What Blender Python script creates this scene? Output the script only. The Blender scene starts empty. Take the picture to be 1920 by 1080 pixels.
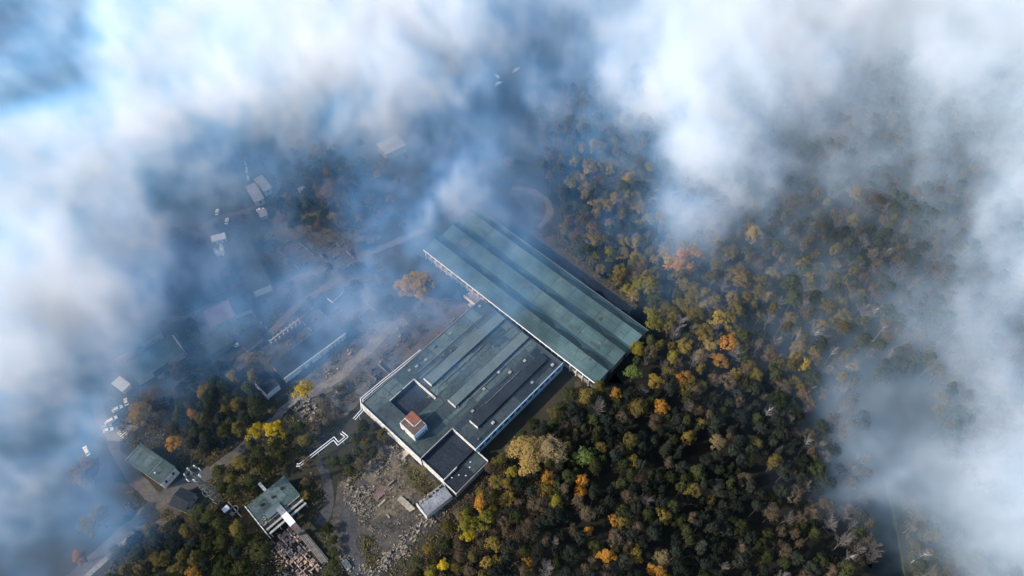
import bpy, bmesh, math, random
import numpy as np
from mathutils import Vector, Matrix

S = bpy.context.scene
COL = S.collection
RAD = math.radians

# ------------------------------------------------------------------ camera, sky, sun, exposure
FPX, PITCH, CAMH = 1400.0, RAD(55.0), 330.0          # focal length in photo pixels (1920 wide), tilt below the horizon, drone height
cam = bpy.data.cameras.new('camera'); camo = bpy.data.objects.new('camera', cam); COL.objects.link(camo)
cam.sensor_width = 36.0; cam.lens = 36.0 * FPX / 1920.0
cam.clip_start = 1.0; cam.clip_end = 20000.0
camo.location = (0, 0, CAMH); camo.rotation_euler = (math.pi / 2 - PITCH, 0, 0)
S.camera = camo

SUN_PHI, SUN_EL = RAD(196.0), RAD(32.0)
w = bpy.data.worlds.new('World'); S.world = w; w.use_nodes = True
wn = w.node_tree.nodes; wl = w.node_tree.links
sky = wn.new('ShaderNodeTexSky'); sky.sky_type = 'NISHITA'; sky.sun_disc = False
sky.sun_elevation = SUN_EL; sky.sun_rotation = (math.pi / 2 - SUN_PHI) % (2 * math.pi)
wn['Background'].inputs['Strength'].default_value = 0.15
wl.new(sky.outputs[0], wn['Background'].inputs['Color'])

sl = bpy.data.lights.new('sun', 'SUN'); sl.energy = 3.0; sl.angle = RAD(0.6); sl.color = (1.0, 0.91, 0.78)
so = bpy.data.objects.new('sun', sl); COL.objects.link(so)
sd = Vector((math.cos(SUN_PHI) * math.cos(SUN_EL), math.sin(SUN_PHI) * math.cos(SUN_EL), math.sin(SUN_EL)))
so.rotation_euler = sd.to_track_quat('Z', 'Y').to_euler(); so.location = sd * 900

S.view_settings.view_transform = 'Standard'; S.view_settings.look = 'None'
S.view_settings.exposure = 0.76; S.view_settings.gamma = 1.0; S.view_settings.use_curve_mapping = False
S.render.engine = 'CYCLES'
cy = S.cycles
cy.use_denoising = True
try: cy.denoiser = 'OPENIMAGEDENOISE'
except Exception: pass
cy.max_bounces = 12; cy.diffuse_bounces = 3; cy.glossy_bounces = 2; cy.transmission_bounces = 4
cy.volume_bounces = 10; cy.transparent_max_bounces = 16
cy.volume_step_rate = 2.6; cy.volume_max_steps = 128
cy.caustics_reflective = False; cy.caustics_refractive = False

# ------------------------------------------------------------------ helpers
sP, cP = math.sin(PITCH), math.cos(PITCH)
def P(px, py, z=0.0):
    """point of the place at height z that stands at pixel (px, py) of the photograph"""
    u = (px - 960) / FPX; v = (540 - py) / FPX
    t = (CAMH - z) / (sP - v * cP)
    return Vector((u * t, (cP + v * sP) * t, z))

def mesh(name, verts, faces, mat):
    me = bpy.data.meshes.new(name); me.from_pydata([tuple(v) for v in verts], [], faces); me.update()
    if mat is not None: me.materials.append(mat)
    return me

def link(name, me, parent=None):
    o = bpy.data.objects.new(name, me); COL.objects.link(o)
    if parent is not None: o.parent = parent
    return o

def tag(o, label=None, cat=None, group=None, kind=None):
    if label: o['label'] = label
    if cat: o['category'] = cat
    if group: o['group'] = group
    if kind: o['kind'] = kind
    return o

def thing(name, label, cat, loc=(0, 0, 0), rz=0.0, group=None):
    o = bpy.data.objects.new(name, None); COL.objects.link(o)
    o.empty_display_size = 1.0
    o.location = loc; o.rotation_euler = (0, 0, rz)
    return tag(o, label, cat, group)

class MB:
    """collects boxes, bars and prisms into one mesh"""
    def __init__(s): s.v = []; s.f = []
    def add(s, v, f):
        n = len(s.v); s.v += [tuple(p) for p in v]; s.f += [tuple(i + n for i in q) for q in f]; return s
    def box(s, x0, x1, y0, y1, z0, z1):
        v = [(x0, y0, z0), (x1, y0, z0), (x1, y1, z0), (x0, y1, z0), (x0, y0, z1), (x1, y0, z1), (x1, y1, z1), (x0, y1, z1)]
        return s.add(v, [(0, 3, 2, 1), (4, 5, 6, 7), (0, 1, 5, 4), (1, 2, 6, 5), (2, 3, 7, 6), (3, 0, 4, 7)])
    def bar(s, a, b, r0, r1=None, n=4):
        a = Vector(a); b = Vector(b); d = b - a
        if d.length < 1e-6: return s
        r1 = r0 if r1 is None else r1
        q = d.to_track_quat('Z', 'Y'); v = []
        for (c, r) in ((a, r0), (b, r1)):
            for k in range(n):
                t = 2 * math.pi * (k + .5) / n
                v.append(c + q @ Vector((r * math.cos(t), r * math.sin(t), 0)))
        f = [(k, (k + 1) % n, n + (k + 1) % n, n + k) for k in range(n)] + [tuple(range(n - 1, -1, -1)), tuple(range(n, 2 * n))]
        return s.add(v, f)
    def prism(s, prof, y0, y1):
        """profile of (x, z) pairs, counter-clockwise, drawn out along y"""
        n = len(prof)
        v = [(x, y0, z) for x, z in prof] + [(x, y1, z) for x, z in prof]
        return s.add(v, [tuple(range(n)), tuple(range(2 * n - 1, n - 1, -1))] + [(k, n + k, n + (k + 1) % n, (k + 1) % n) for k in range(n)])
    def build(s, name, mat, parent=None):
        return link(name, mesh(name, s.v, s.f, mat), parent)

def box(name, parent, mat, x0, x1, y0, y1, z0, z1):
    return MB().box(x0, x1, y0, y1, z0, z1).build(name, mat, parent)

# ------------------------------------------------------------------ materials
MATS = {}
def nodes_of(name):
    m = bpy.data.materials.new(name); m.use_nodes = True; MATS[name] = m
    nt = m.node_tree; return m, nt, nt.nodes, nt.links, nt.nodes['Principled BSDF']

def surf(name, c1, c2, scale=0.4, c3=None, scale3=3.0, rough=0.85, spec=0.25, bump=0.0, obj_var=0.0, metal=0.0, thr=(0.35, 0.65)):
    """mottled surface: two colours by a coarse noise, a third by a finer one"""
    m, nt, n, l, b = nodes_of(name)
    tc = n.new('ShaderNodeTexCoord')
    n1 = n.new('ShaderNodeTexNoise'); n1.inputs['Scale'].default_value = scale; n1.inputs['Detail'].default_value = 6; n1.inputs['Roughness'].default_value = .65
    l.new(tc.outputs['Object'], n1.inputs['Vector'])
    r = n.new('ShaderNodeValToRGB'); r.color_ramp.elements[0].position = thr[0]; r.color_ramp.elements[1].position = thr[1]
    r.color_ramp.elements[0].color = (*c1, 1); r.color_ramp.elements[1].color = (*c2, 1)
    l.new(n1.outputs['Fac'], r.inputs['Fac']); out = r.outputs['Color']
    if c3 is not None:
        n2 = n.new('ShaderNodeTexNoise'); n2.inputs['Scale'].default_value = scale3; n2.inputs['Detail'].default_value = 5; n2.inputs['Roughness'].default_value = .7
        l.new(tc.outputs['Object'], n2.inputs['Vector'])
        r2 = n.new('ShaderNodeValToRGB'); r2.color_ramp.elements[0].position = .48; r2.color_ramp.elements[1].position = .68
        l.new(n2.outputs['Fac'], r2.inputs['Fac'])
        mx = n.new('ShaderNodeMix'); mx.data_type = 'RGBA'; l.new(r2.outputs['Color'], mx.inputs['Factor'])
        l.new(out, mx.inputs['A']); mx.inputs['B'].default_value = (*c3, 1); out = mx.outputs['Result']
    if obj_var > 0:
        oi = n.new('ShaderNodeObjectInfo'); mr = n.new('ShaderNodeMapRange')
        mr.inputs['To Min'].default_value = 1 - obj_var; mr.inputs['To Max'].default_value = 1 + obj_var
        l.new(oi.outputs['Random'], mr.inputs['Value'])
        hs = n.new('ShaderNodeHueSaturation'); l.new(mr.outputs['Result'], hs.inputs['Value']); l.new(out, hs.inputs['Color']); out = hs.outputs['Color']
    l.new(out, b.inputs['Base Color'])
    b.inputs['Roughness'].default_value = rough; b.inputs['Specular IOR Level'].default_value = spec; b.inputs['Metallic'].default_value = metal
    if bump > 0:
        bp = n.new('ShaderNodeBump'); bp.inputs['Strength'].default_value = bump; bp.inputs['Distance'].default_value = .3
        l.new(n1.outputs['Fac'], bp.inputs['Height']); l.new(bp.outputs['Normal'], b.inputs['Normal'])
    return m

def leafmat(name, c1, c2, trans=.25, var=.3):
    """foliage: colour varies from tree to tree and from clump to clump"""
    m, nt, n, l, b = nodes_of(name)
    tc = n.new('ShaderNodeTexCoord'); oi = n.new('ShaderNodeObjectInfo')
    n1 = n.new('ShaderNodeTexNoise'); n1.inputs['Scale'].default_value = .55; n1.inputs['Detail'].default_value = 4
    l.new(tc.outputs['Object'], n1.inputs['Vector'])
    ad = n.new('ShaderNodeMath'); ad.operation = 'MULTIPLY_ADD'; ad.inputs[1].default_value = .6; ad.inputs[2].default_value = -.22
    l.new(oi.outputs['Random'], ad.inputs[0])
    a2 = n.new('ShaderNodeMath'); a2.operation = 'ADD'; l.new(ad.outputs[0], a2.inputs[0]); l.new(n1.outputs['Fac'], a2.inputs[1])
    mx = n.new('ShaderNodeMix'); mx.data_type = 'RGBA'; l.new(a2.outputs[0], mx.inputs['Factor'])
    mx.inputs['A'].default_value = (*c1, 1); mx.inputs['B'].default_value = (*c2, 1)
    mr = n.new('ShaderNodeMapRange'); mr.inputs['To Min'].default_value = 1 - var; mr.inputs['To Max'].default_value = 1 + var
    wn_ = n.new('ShaderNodeTexWhiteNoise'); wn_.noise_dimensions = '1D'; l.new(oi.outputs['Random'], wn_.inputs['W']); l.new(wn_.outputs['Value'], mr.inputs['Value'])
    hs = n.new('ShaderNodeHueSaturation'); l.new(mr.outputs['Result'], hs.inputs['Value']); l.new(mx.outputs['Result'], hs.inputs['Color'])
    d = n.new('ShaderNodeBsdfDiffuse'); t = n.new('ShaderNodeBsdfTranslucent')
    l.new(hs.outputs['Color'], d.inputs['Color']); l.new(hs.outputs['Color'], t.inputs['Color'])
    ms = n.new('ShaderNodeMixShader'); ms.inputs[0].default_value = trans
    l.new(d.outputs[0], ms.inputs[1]); l.new(t.outputs[0], ms.inputs[2])
    n.remove(b); l.new(ms.outputs[0], n['Material Output'].inputs['Surface'])
    return m

surf('ground', (.016, .018, .012), (.05, .042, .028), .035, (.028, .032, .018), .5, bump=.3)
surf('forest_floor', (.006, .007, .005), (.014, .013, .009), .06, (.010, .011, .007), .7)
surf('rubble_ground', (.032, .025, .017), (.115, .090, .063), .16, (.21, .175, .13), .8, bump=.5, thr=(.42, .58))
surf('yard_ground', (.030, .027, .024), (.075, .067, .058), .13, (.105, .093, .078), .7, bump=.4, thr=(.40, .60))
surf('grass_ground', (.05, .045, .022), (.13, .105, .05), .15, (.03, .028, .018), .9)
surf('asphalt', (.045, .047, .05), (.075, .073, .072), .12, (.03, .03, .03), .6)
surf('dirt', (.07, .066, .06), (.14, .128, .116), .12, (.06, .05, .045), .8)
surf('pale_dirt', (.12, .11, .10), (.23, .21, .19), .12, (.09, .08, .07), .8)
surf('pink_dirt', (.13, .085, .075), (.24, .15, .14), .15, (.10, .075, .07), .8)
surf('street', (.065, .064, .066), (.125, .12, .116), .1, (.06, .06, .062), .7)
surf('weathered_wood', (.11, .10, .088), (.19, .175, .155), .6, (.07, .062, .055), 2.0, obj_var=.3)
surf('paving', (.17, .165, .155), (.27, .26, .24), .3, (.12, .12, .11), 2.0)
surf('road_paint', (.62, .62, .60), (.8, .8, .78), 2.0)
surf('white_wall', (.46, .45, .42), (.74, .73, .70), .5, (.24, .22, .19), .9)
surf('white_metal', (.72, .73, .73), (.85, .85, .84), 1.0, rough=.55)
surf('concrete', (.28, .27, .25), (.45, .43, .40), .5, (.18, .17, .16), 2.0, obj_var=.25)
surf('old_concrete', (.09, .088, .084), (.17, .165, .155), .5, (.06, .058, .055), 2.0, obj_var=.25)
surf('pale_stone', (.20, .168, .128), (.44, .385, .305), .8, (.10, .083, .065), 2.2, obj_var=.3)
surf('brick_rubble', (.36, .25, .19), (.56, .42, .33), .8, (.22, .15, .115), 2.0, obj_var=.3)
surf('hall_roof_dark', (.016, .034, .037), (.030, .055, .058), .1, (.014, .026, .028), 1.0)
surf('flat_roof', (.034, .050, .058), (.064, .084, .090), .09, (.022, .032, .038), .6)
surf('roof_sheet', (.046, .072, .076), (.092, .122, .118), .12, (.030, .046, .050), .8, obj_var=.42)
surf('monitor_roof', (.085, .118, .124), (.13, .168, .168), .15, (.06, .085, .09), 1.2)
surf('dark_roof', (.009, .014, .022), (.018, .026, .036), .15, (.03, .038, .05), .8, obj_var=.2)
surf('teal_roof', (.036, .066, .068), (.072, .108, .106), .12, (.026, .042, .044), .7)
surf('blue_shade_wall', (.36, .55, .70), (.46, .66, .80), .6, (.28, .44, .58), 2.0)  # wall colour with the blue of the shaded sides put in
surf('grey_roof', (.17, .18, .20), (.30, .31, .33), .2, (.09, .09, .10), 1.2)
surf('pale_roof', (.40, .42, .45), (.55, .57, .60), .25)
surf('white_roof', (.66, .68, .70), (.80, .82, .84), .3)
surf('red_roof', (.20, .075, .05), (.34, .13, .09), .5, (.14, .06, .045), 2.0)
surf('brown_roof', (.085, .06, .055), (.14, .10, .09), .4)
surf('pink_roof', (.15, .085, .08), (.21, .125, .115), .3)
surf('dark_opening', (.012, .012, .014), (.02, .02, .022), 1.0, rough=.4)
surf('steel', (.10, .115, .115), (.18, .195, .19), 1.2, rough=.5, metal=.4)
surf('water', (.003, .007, .009), (.006, .012, .015), .05, rough=.3, spec=.2)
surf('bank_grass', (.04, .046, .02), (.085, .08, .038), .4)
surf('car_white', (.75, .76, .77), (.82, .82, .83), 1.0, rough=.3, spec=.5)
surf('car_grey', (.22, .23, .25), (.30, .31, .33), 1.0, rough=.3, spec=.5)
surf('rubber', (.015, .015, .015), (.025, .025, .025), 4.0)
surf('blue_paint', (.16, .32, .52), (.22, .40, .62), 1.0)
surf('bark', (.05, .04, .032), (.10, .085, .07), 2.0)
surf('birch_bark', (.36, .35, .33), (.52, .51, .49), 1.2, (.14, .13, .12), 1.8)
surf('twig', (.10, .088, .078), (.17, .15, .135), 1.2, obj_var=.25)
surf('weeds', (.055, .048, .022), (.14, .115, .05), .12, (.035, .04, .018), .6)
leafmat('leaf_pine', (.014, .020, .016), (.033, .037, .028), .15, .4)
leafmat('leaf_green', (.024, .033, .015), (.060, .063, .026), .2, .35)
leafmat('leaf_bright_green', (.075, .105, .03), (.15, .18, .055))
leafmat('leaf_olive', (.068, .062, .022), (.155, .122, .038), .3)
leafmat('leaf_yellow', (.28, .215, .02), (.55, .37, .025), .3, .15)
leafmat('leaf_orange', (.20, .115, .025), (.45, .21, .04), .3, .25)
leafmat('leaf_gold', (.10, .088, .028), (.29, .20, .05), .3, .25)
leafmat('leaf_tan', (.14, .108, .055), (.29, .22, .115), .3, .2)
leafmat('leaf_amber', (.17, .115, .04), (.36, .245, .085), .3, .1)
leafmat('leaf_brown', (.075, .058, .038), (.14, .105, .068), .25, .25)
leafmat('leaf_yellowgreen', (.085, .085, .02), (.25, .21, .035), .3, .25)
surf('dark_slate', (.018, .028, .040), (.032, .046, .060), .12, (.014, .02, .03), .8, obj_var=.25)
M = MATS

# corrugated hall roof: ribs across the slope, streaks and damp stains of their own shape
def hall_roof_mat():
    m, nt, n, l, b = nodes_of('hall_roof')
    tc = n.new('ShaderNodeTexCoord'); mp = n.new('ShaderNodeMapping'); mp.inputs['Scale'].default_value = (1.4, .05, 1); l.new(tc.outputs['Object'], mp.inputs['Vector'])
    n1 = n.new('ShaderNodeTexNoise'); n1.inputs['Scale'].default_value = 1.0; n1.inputs['Detail'].default_value = 5; n1.inputs['Roughness'].default_value = .7; l.new(mp.outputs[0], n1.inputs['Vector'])
    r = n.new('ShaderNodeValToRGB'); r.color_ramp.elements[0].position = .3; r.color_ramp.elements[1].position = .7
    r.color_ramp.elements[0].color = (.044, .085, .094, 1); r.color_ramp.elements[1].color = (.076, .127, .134, 1); l.new(n1.outputs['Fac'], r.inputs['Fac'])
    n2 = n.new('ShaderNodeTexNoise'); n2.inputs['Scale'].default_value = .06; n2.inputs['Detail'].default_value = 6; l.new(tc.outputs['Object'], n2.inputs['Vector'])
    r2 = n.new('ShaderNodeValToRGB'); r2.color_ramp.elements[0].position = .40; r2.color_ramp.elements[1].position = .70
    r2.color_ramp.elements[0].color = (.55, .58, .56, 1); r2.color_ramp.elements[1].color = (1.25, 1.25, 1.22, 1); l.new(n2.outputs['Fac'], r2.inputs['Fac'])
    mx = n.new('ShaderNodeMix'); mx.data_type = 'RGBA'; mx.blend_type = 'MULTIPLY'; mx.inputs['Factor'].default_value = 1
    l.new(r.outputs['Color'], mx.inputs['A']); l.new(r2.outputs['Color'], mx.inputs['B']); l.new(mx.outputs['Result'], b.inputs['Base Color'])
    b.inputs['Roughness'].default_value = .8; b.inputs['Specular IOR Level'].default_value = .2
hall_roof_mat()

# ------------------------------------------------------------------ the ground and everything laid on it
rng = np.random.default_rng(7)
R = random.Random(11)
tag(MB().add([(-6000, -6000, 0), (6000, -6000, 0), (6000, 6000, 0), (-6000, 6000, 0)], [(0, 1, 2, 3)]).build('ground', M['ground']), kind='structure')

def rough_poly(pts, amp, seg=3.0):
    """outline with an uneven edge"""
    out = []
    n = len(pts)
    for i in range(n):
        a = pts[i]; b = pts[(i + 1) % n]; d = b - a; L = d.length; k = max(1, int(L / seg))
        nrm = Vector((-d.y, d.x, 0)).normalized()
        for j in range(k):
            out.append(a + d * (j / k) + nrm * (R.gauss(0, amp) if j else R.gauss(0, amp * .5)))
    return out

def patch(name, px_pts, mat, z, amp=.8, label=None):
    pts = [P(x, y) for x, y in px_pts]
    pts = rough_poly(pts, amp)
    bm = bmesh.new(); vs = [bm.verts.new((p.x, p.y, z)) for p in pts]
    f = bm.faces.new(vs); bmesh.ops.triangulate(bm, faces=[f])
    bmesh.ops.recalc_face_normals(bm, faces=bm.faces)
    for f in bm.faces:
        if f.normal.z < 0: f.normal_flip()
    me = bpy.data.meshes.new(name); bm.to_mesh(me); bm.free(); me.materials.append(M[mat])
    return tag(link(name, me), label, kind='structure')

ROADS = []
def ribbon(name, px_pts, width, mat, z, amp=.3, label=None):
    c = [P(x, y) for x, y in px_pts]; ROADS.append((c, width / 2 + 1.6))
    fine = []
    for i in range(len(c) - 1):
        k = max(1, int((c[i + 1] - c[i]).length / 4))
        for j in range(k): fine.append(c[i].lerp(c[i + 1], j / k))
    fine.append(c[-1])
    for _ in range(6):
        fine = [fine[0]] + [(fine[i - 1] + fine[i] * 2 + fine[i + 1]) / 4 for i in range(1, len(fine) - 1)] + [fine[-1]]
    v = []; f = []
    for i, p in enumerate(fine):
        d = (fine[min(i + 1, len(fine) - 1)] - fine[max(i - 1, 0)]).normalized(); nn = Vector((-d.y, d.x, 0))
        ww = width / 2
        for s in (1, -1):
            q = p + nn * s * (ww + R.gauss(0, amp)); v.append((q.x, q.y, z))
        if i: f.append((2 * i - 2, 2 * i - 1, 2 * i + 1, 2 * i))
    return tag(link(name, mesh(name, v, f, M[mat])), label, kind='structure')

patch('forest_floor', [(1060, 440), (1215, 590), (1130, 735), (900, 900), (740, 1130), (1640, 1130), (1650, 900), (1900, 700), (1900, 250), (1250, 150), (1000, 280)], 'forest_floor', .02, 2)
patch('waste_ground', [(640, 890), (735, 832), (800, 880), (852, 935), (800, 1000), (710, 1080), (690, 1100), (640, 1060), (610, 1000), (630, 930)], 'yard_ground', .04, 1.2)
patch('rubble_field', [(640, 905), (690, 860), (738, 838), (775, 868), (800, 905), (770, 940), (745, 965), (700, 970), (665, 965), (640, 940)], 'rubble_ground', .07, 1.6)
patch('grass_verge', [(745, 855), (782, 872), (828, 915), (790, 935), (760, 905)], 'grass_ground', .10, 1.0)
patch('dry_meadow', [(560, 660), (640, 640), (700, 610), (790, 560), (870, 560), (900, 580), (700, 725), (650, 780), (590, 770), (545, 740)], 'dirt', .02, 2.5)
patch('dirt_yard', [(385, 650), (365, 600), (395, 570), (440, 590), (450, 625), (420, 660)], 'pink_dirt', .04, 1.0)
patch('concrete_apron', [(1010, 430), (1045, 455), (1110, 505), (1195, 575), (1180, 590), (1100, 530), (990, 440)], 'asphalt', .04, .8)
patch('turning_loop', [(955, 360), (985, 352), (1020, 372), (1040, 395), (1030, 420), (1010, 412), (975, 385)], 'asphalt', .05, .8)
ribbon('dirt_track', [(960, 352), (990, 350), (1022, 368), (1042, 392), (1032, 418), (1012, 428)], 3.4, 'dirt', .08, .6)
ribbon('street', [(120, 1100), (200, 1030), (270, 965), (330, 915), (395, 885)], 7.0, 'street', .05, .45)
ribbon('side_street', [(178, 735), (200, 810), (235, 875), (275, 925), (300, 940)], 5.5, 'street', .06, .5)
patch('forecourt', [(195, 810), (232, 795), (262, 800), (225, 828), (202, 826)], 'paving', .08, .3)
patch('gravel_lot', [(290, 955), (330, 925), (345, 960), (325, 975), (265, 985)], 'dirt', .08, 1.0)
ribbon('back_lane', [(300, 600), (345, 605), (390, 570), (470, 560), (560, 520), (700, 470), (800, 430)], 4.0, 'dirt', .055, .5)
ribbon('yard_lane', [(440, 690), (480, 650), (560, 570), (640, 520)], 4.0, 'dirt', .05, .5)
ribbon('lower_lane', [(545, 762), (590, 735), (660, 690), (700, 640), (760, 600)], 5.0, 'pale_dirt', .055, .8)
ribbon('mist_lane', [(360, 440), (420, 400), (470, 395)], 3.5, 'dirt', .052, .5)
patch('yard', [(445, 700), (500, 640), (560, 590), (610, 610), (560, 660), (490, 730)], 'asphalt', .035, 1.5)
patch('works_yard', [(440, 520), (480, 470), (540, 470), (560, 540), (500, 580), (450, 570)], 'yard_ground', .03, 2.0)
patch('works_yard', [(560, 460), (640, 420), (700, 440), (720, 520), (640, 560), (580, 540)], 'yard_ground', .032, 2.5)
patch('brown_plot', [(500, 410), (600, 395), (650, 420), (600, 450), (500, 450)], 'grass_ground', .03, 2.5)
ribbon('farm_track', [(450, 397), (490, 388), (515, 372), (530, 352), (528, 335)], 2.4, 'dirt', .05)
ribbon('forest_track', [(1620, 640), (1500, 700), (1330, 560), (1240, 520)], 3.0, 'forest_floor', .05)
ribbon('service_road', [(690, 905), (640, 950), (655, 1010), (670, 1080), (672, 1100)], 6.0, 'asphalt', .09, .5)
ribbon('footpath', [(393, 886), (420, 868), (450, 845), (500, 800), (545, 755), (640, 690), (720, 640)], 4.5, 'dirt', .045, .6)
ribbon('service_road_link', [(600, 985), (630, 945), (618, 905), (600, 865)], 4.5, 'asphalt', .07, .4)
canal = patch('canal', [(1632, 1110), (1636, 1020), (1642, 950), (1652, 900), (1662, 905), (1680, 1000), (1700, 1110)], 'water', .06, .25)
ribbon('canal_bank', [(1655, 890), (1668, 930), (1684, 1005), (1702, 1110)], 1.2, 'bank_grass', .09, .3)
# pavement strip beside the street, laid in slabs
pv = thing('pavement', 'pale concrete pavement strip along the street', None); pv['kind'] = 'structure'
a, b = P(244, 1008), P(150, 1092); d = (b - a).normalized(); nn = Vector((-d.y, d.x, 0))
L = (b - a).length; k = int(L / 2.6)
for i in range(k):
    m = MB(); o = a + d * (i * L / k); h = .14 + R.uniform(-.02, .02)
    q = [o + nn * 1.2, o - nn * 1.2, o - nn * 1.2 + d * (L / k - .12), o + nn * 1.2 + d * (L / k - .12)]
    m.add([(p.x, p.y, .02) for p in q] + [(p.x, p.y, h) for p in q], [(4, 5, 6, 7), (0, 1, 5, 4), (1, 2, 6, 5), (2, 3, 7, 6), (3, 0, 4, 7)])
    m.build('slab', M['paving'], pv)
# painted bars on the forecourt
for i in range(4):
    a = P(220 + i * 2.6, 813 + i * 3.0); d = (P(230, 804) - P(220, 812)).normalized(); nn = Vector((-d.y, d.x, 0)) * .28
    q = [a - nn, a + d * 4.2 - nn, a + d * 4.2 + nn, a + nn]
    tag(link('road_marking', mesh('road_marking', [(p.x, p.y, .10) for p in q], [(0, 1, 2, 3)], M['road_paint'])), kind='structure')

# ------------------------------------------------------------------ the long hall
AX = RAD(137.3)                        # direction of the hall's length
ROT = AX - math.pi / 2                 # local +y runs along the hall (towards the upper left), local +x across it (towards the upper right)
hb = P(1118, 718, 8.0); HL, HW, HE = 120.0, 41.0, 8.0
hall = thing('factory_hall', 'long three-bay hall with teal corrugated roof and white eaves', 'hall', (hb.x, hb.y, 0), ROT)
bay = HW / 3
for i in range(3):
    x0 = i * bay; xr = x0 + bay * .60; x1 = x0 + bay
    # lit slope: a grid so the sheet sags a little, then the short back slope, darker down to a scalloped lower edge
    m = MB(); ny = 60; pr = [(x0 - (.5 if i == 0 else 0), HE), (xr, HE + 2.0)]
    vs = []; fs = []
    for j in range(ny + 1):
        y = -.6 + (HL + 1.2) * j / ny
        sag = .10 * math.sin(j * 1.3 + i) + R.uniform(-.04, .04)
        for (x, z) in (pr[0], (.5 * (pr[0][0] + pr[1][0]), HE + 1.05 + sag), pr[1]):
            vs.append((x, y, z))
            vs.append((x, y, z - .25))
    for j in range(ny):
        a0 = j * 6; b0 = a0 + 6
        fs += [(a0, a0 + 2, b0 + 2, b0), (a0 + 2, a0 + 4, b0 + 4, b0 + 2), (a0 + 1, b0 + 1, b0 + 3, a0 + 3), (a0 + 3, b0 + 3, b0 + 5, a0 + 5), (a0, b0, b0 + 1, a0 + 1), (a0 + 4, a0 + 5, b0 + 5, b0 + 4)]
    e = ny * 6
    fs += [(0, 1, 3, 2), (2, 3, 5, 4), (e, e + 2, e + 3, e + 1), (e + 2, e + 4, e + 5, e + 3)]
    m.add(vs, fs).build('roof_slope', M['hall_roof'], hall)
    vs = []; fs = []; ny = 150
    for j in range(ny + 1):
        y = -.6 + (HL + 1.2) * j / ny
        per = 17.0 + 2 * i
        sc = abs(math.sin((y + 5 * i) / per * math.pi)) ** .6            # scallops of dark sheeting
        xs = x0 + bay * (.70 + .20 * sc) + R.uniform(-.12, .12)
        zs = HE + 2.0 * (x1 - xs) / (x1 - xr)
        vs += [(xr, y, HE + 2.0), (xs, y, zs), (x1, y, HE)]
    bs = len(vs)
    for j in range(ny):
        a0 = j * 3; fs.append((a0, a0 + 1, a0 + 4, a0 + 3))
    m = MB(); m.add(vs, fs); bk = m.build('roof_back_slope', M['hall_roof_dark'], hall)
    fs = [(j * 3 + 1, j * 3 + 2, j * 3 + 5, j * 3 + 4) for j in range(ny)]
    MB().add(vs, fs).build('valley_sheet', M['hall_roof'], hall)
    for y in (0.15, HL - .15):   # gable ends
        MB().prism([(x0, HE - .25), (x1, HE - .25), (x1, HE - .02), (xr, HE + 1.72), (x0, HE - .02)], y - .12, y + .12).build('gable', M['concrete'], hall)
for i in range(46):      # replaced and stained sheets on the lit slopes
    bi = R.randrange(3); x0 = bi * bay; u0 = R.uniform(.04, .5); u1 = min(.58, u0 + R.choice((.08, .16, .3))); y = R.uniform(2, HL - 8); yl = R.choice((1.1, 2.2, 3.3, 6))
    zz = lambda u: HE + 2.0 * (u / .60) + .16
    xa, xb = x0 + u0 * bay, x0 + u1 * bay
    MB().add([(xa, y, zz(u0)), (xb, y, zz(u1)), (xb, y + yl, zz(u1)), (xa, y + yl, zz(u0)), (xa, y, zz(u0) - .2), (xb, y, zz(u1) - .2), (xb, y + yl, zz(u1) - .2), (xa, y + yl, zz(u0) - .2)],
             [(0, 1, 2, 3), (0, 4, 5, 1), (1, 5, 6, 2), (2, 6, 7, 3), (3, 7, 4, 0)]).build('replaced_sheet', M['roof_sheet'], hall)
for bi in range(3):       # lap seams of the sheeting
    for k in range(1, 20):
        y = HL * k / 20 + R.uniform(-.1, .1); xa, xb = bi * bay + .2, bi * bay + bay * .59; za, zb = HE + .09, HE + 2.06
        MB().add([(xa, y - .1, za), (xb, y - .1, zb), (xb, y + .1, zb), (xa, y + .1, za), (xa, y - .1, za - .15), (xb, y - .1, zb - .15), (xb, y + .1, zb - .15), (xa, y + .1, za - .15)],
                 [(0, 1, 2, 3), (0, 4, 5, 1), (1, 5, 6, 2), (2, 6, 7, 3), (3, 7, 4, 0)]).build('lap_seam', M['hall_roof_dark'], hall)
box('fascia', hall, M['white_metal'], -.75, -.50, -.6, HL + .6, HE - .45, HE + .18)
box('fascia', hall, M['grey_roof'], HW + .02, HW + .2, -.6, HL + .6, HE - .5, HE + .05)
nb = 30
for i in range(nb + 1):
    y = .2 + (HL - .4) * i / nb
    box('column', hall, M['white_wall'], -.30, .12, y - .2, y + .2, 0, HE - .28)
box('long_wall', hall, M['concrete'], .5, .8, .3, HL - .3, 0, HE - .28)
box('long_wall', hall, M['concrete'], HW - .3, HW, .3, HL - .3, 0, HE - .28)
box('end_wall', hall, M['concrete'], .8, HW - .3, .3, .6, 0, HE - .27)
box('end_wall', hall, M['concrete'], .8, HW - .3, HL - .6, HL - .3, 0, HE - .27)
for i in range(nb):
    y = .2 + (HL - .4) * (i + .5) / nb
    box('window', hall, M['dark_opening'], .46, .50, y - 1.4, y + 1.4, 3.2, 6.4)
for i in range(6):   # end wall doors and windows
    x = 4 + i * 6.6
    box('gate' if i % 2 else 'window', hall, M['dark_opening'], x - 1.6, x + 1.6, .25, .296, 0.1 if i % 2 else 3.0, 4.6 if i % 2 else 6.0)

# ------------------------------------------------------------------ the flat-roofed factory in front of it
FZ = 7.0
D0 = P(678, 757, FZ)
# local +x: along the front (towards the lower right), local +y: back towards the hall
fac = thing('factory', 'flat-roofed factory with raised rooflights, sunken court and white parapets', 'factory', (D0.x, D0.y, 0), AX + math.pi)
FL, FD = 56.0, 82.0
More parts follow.
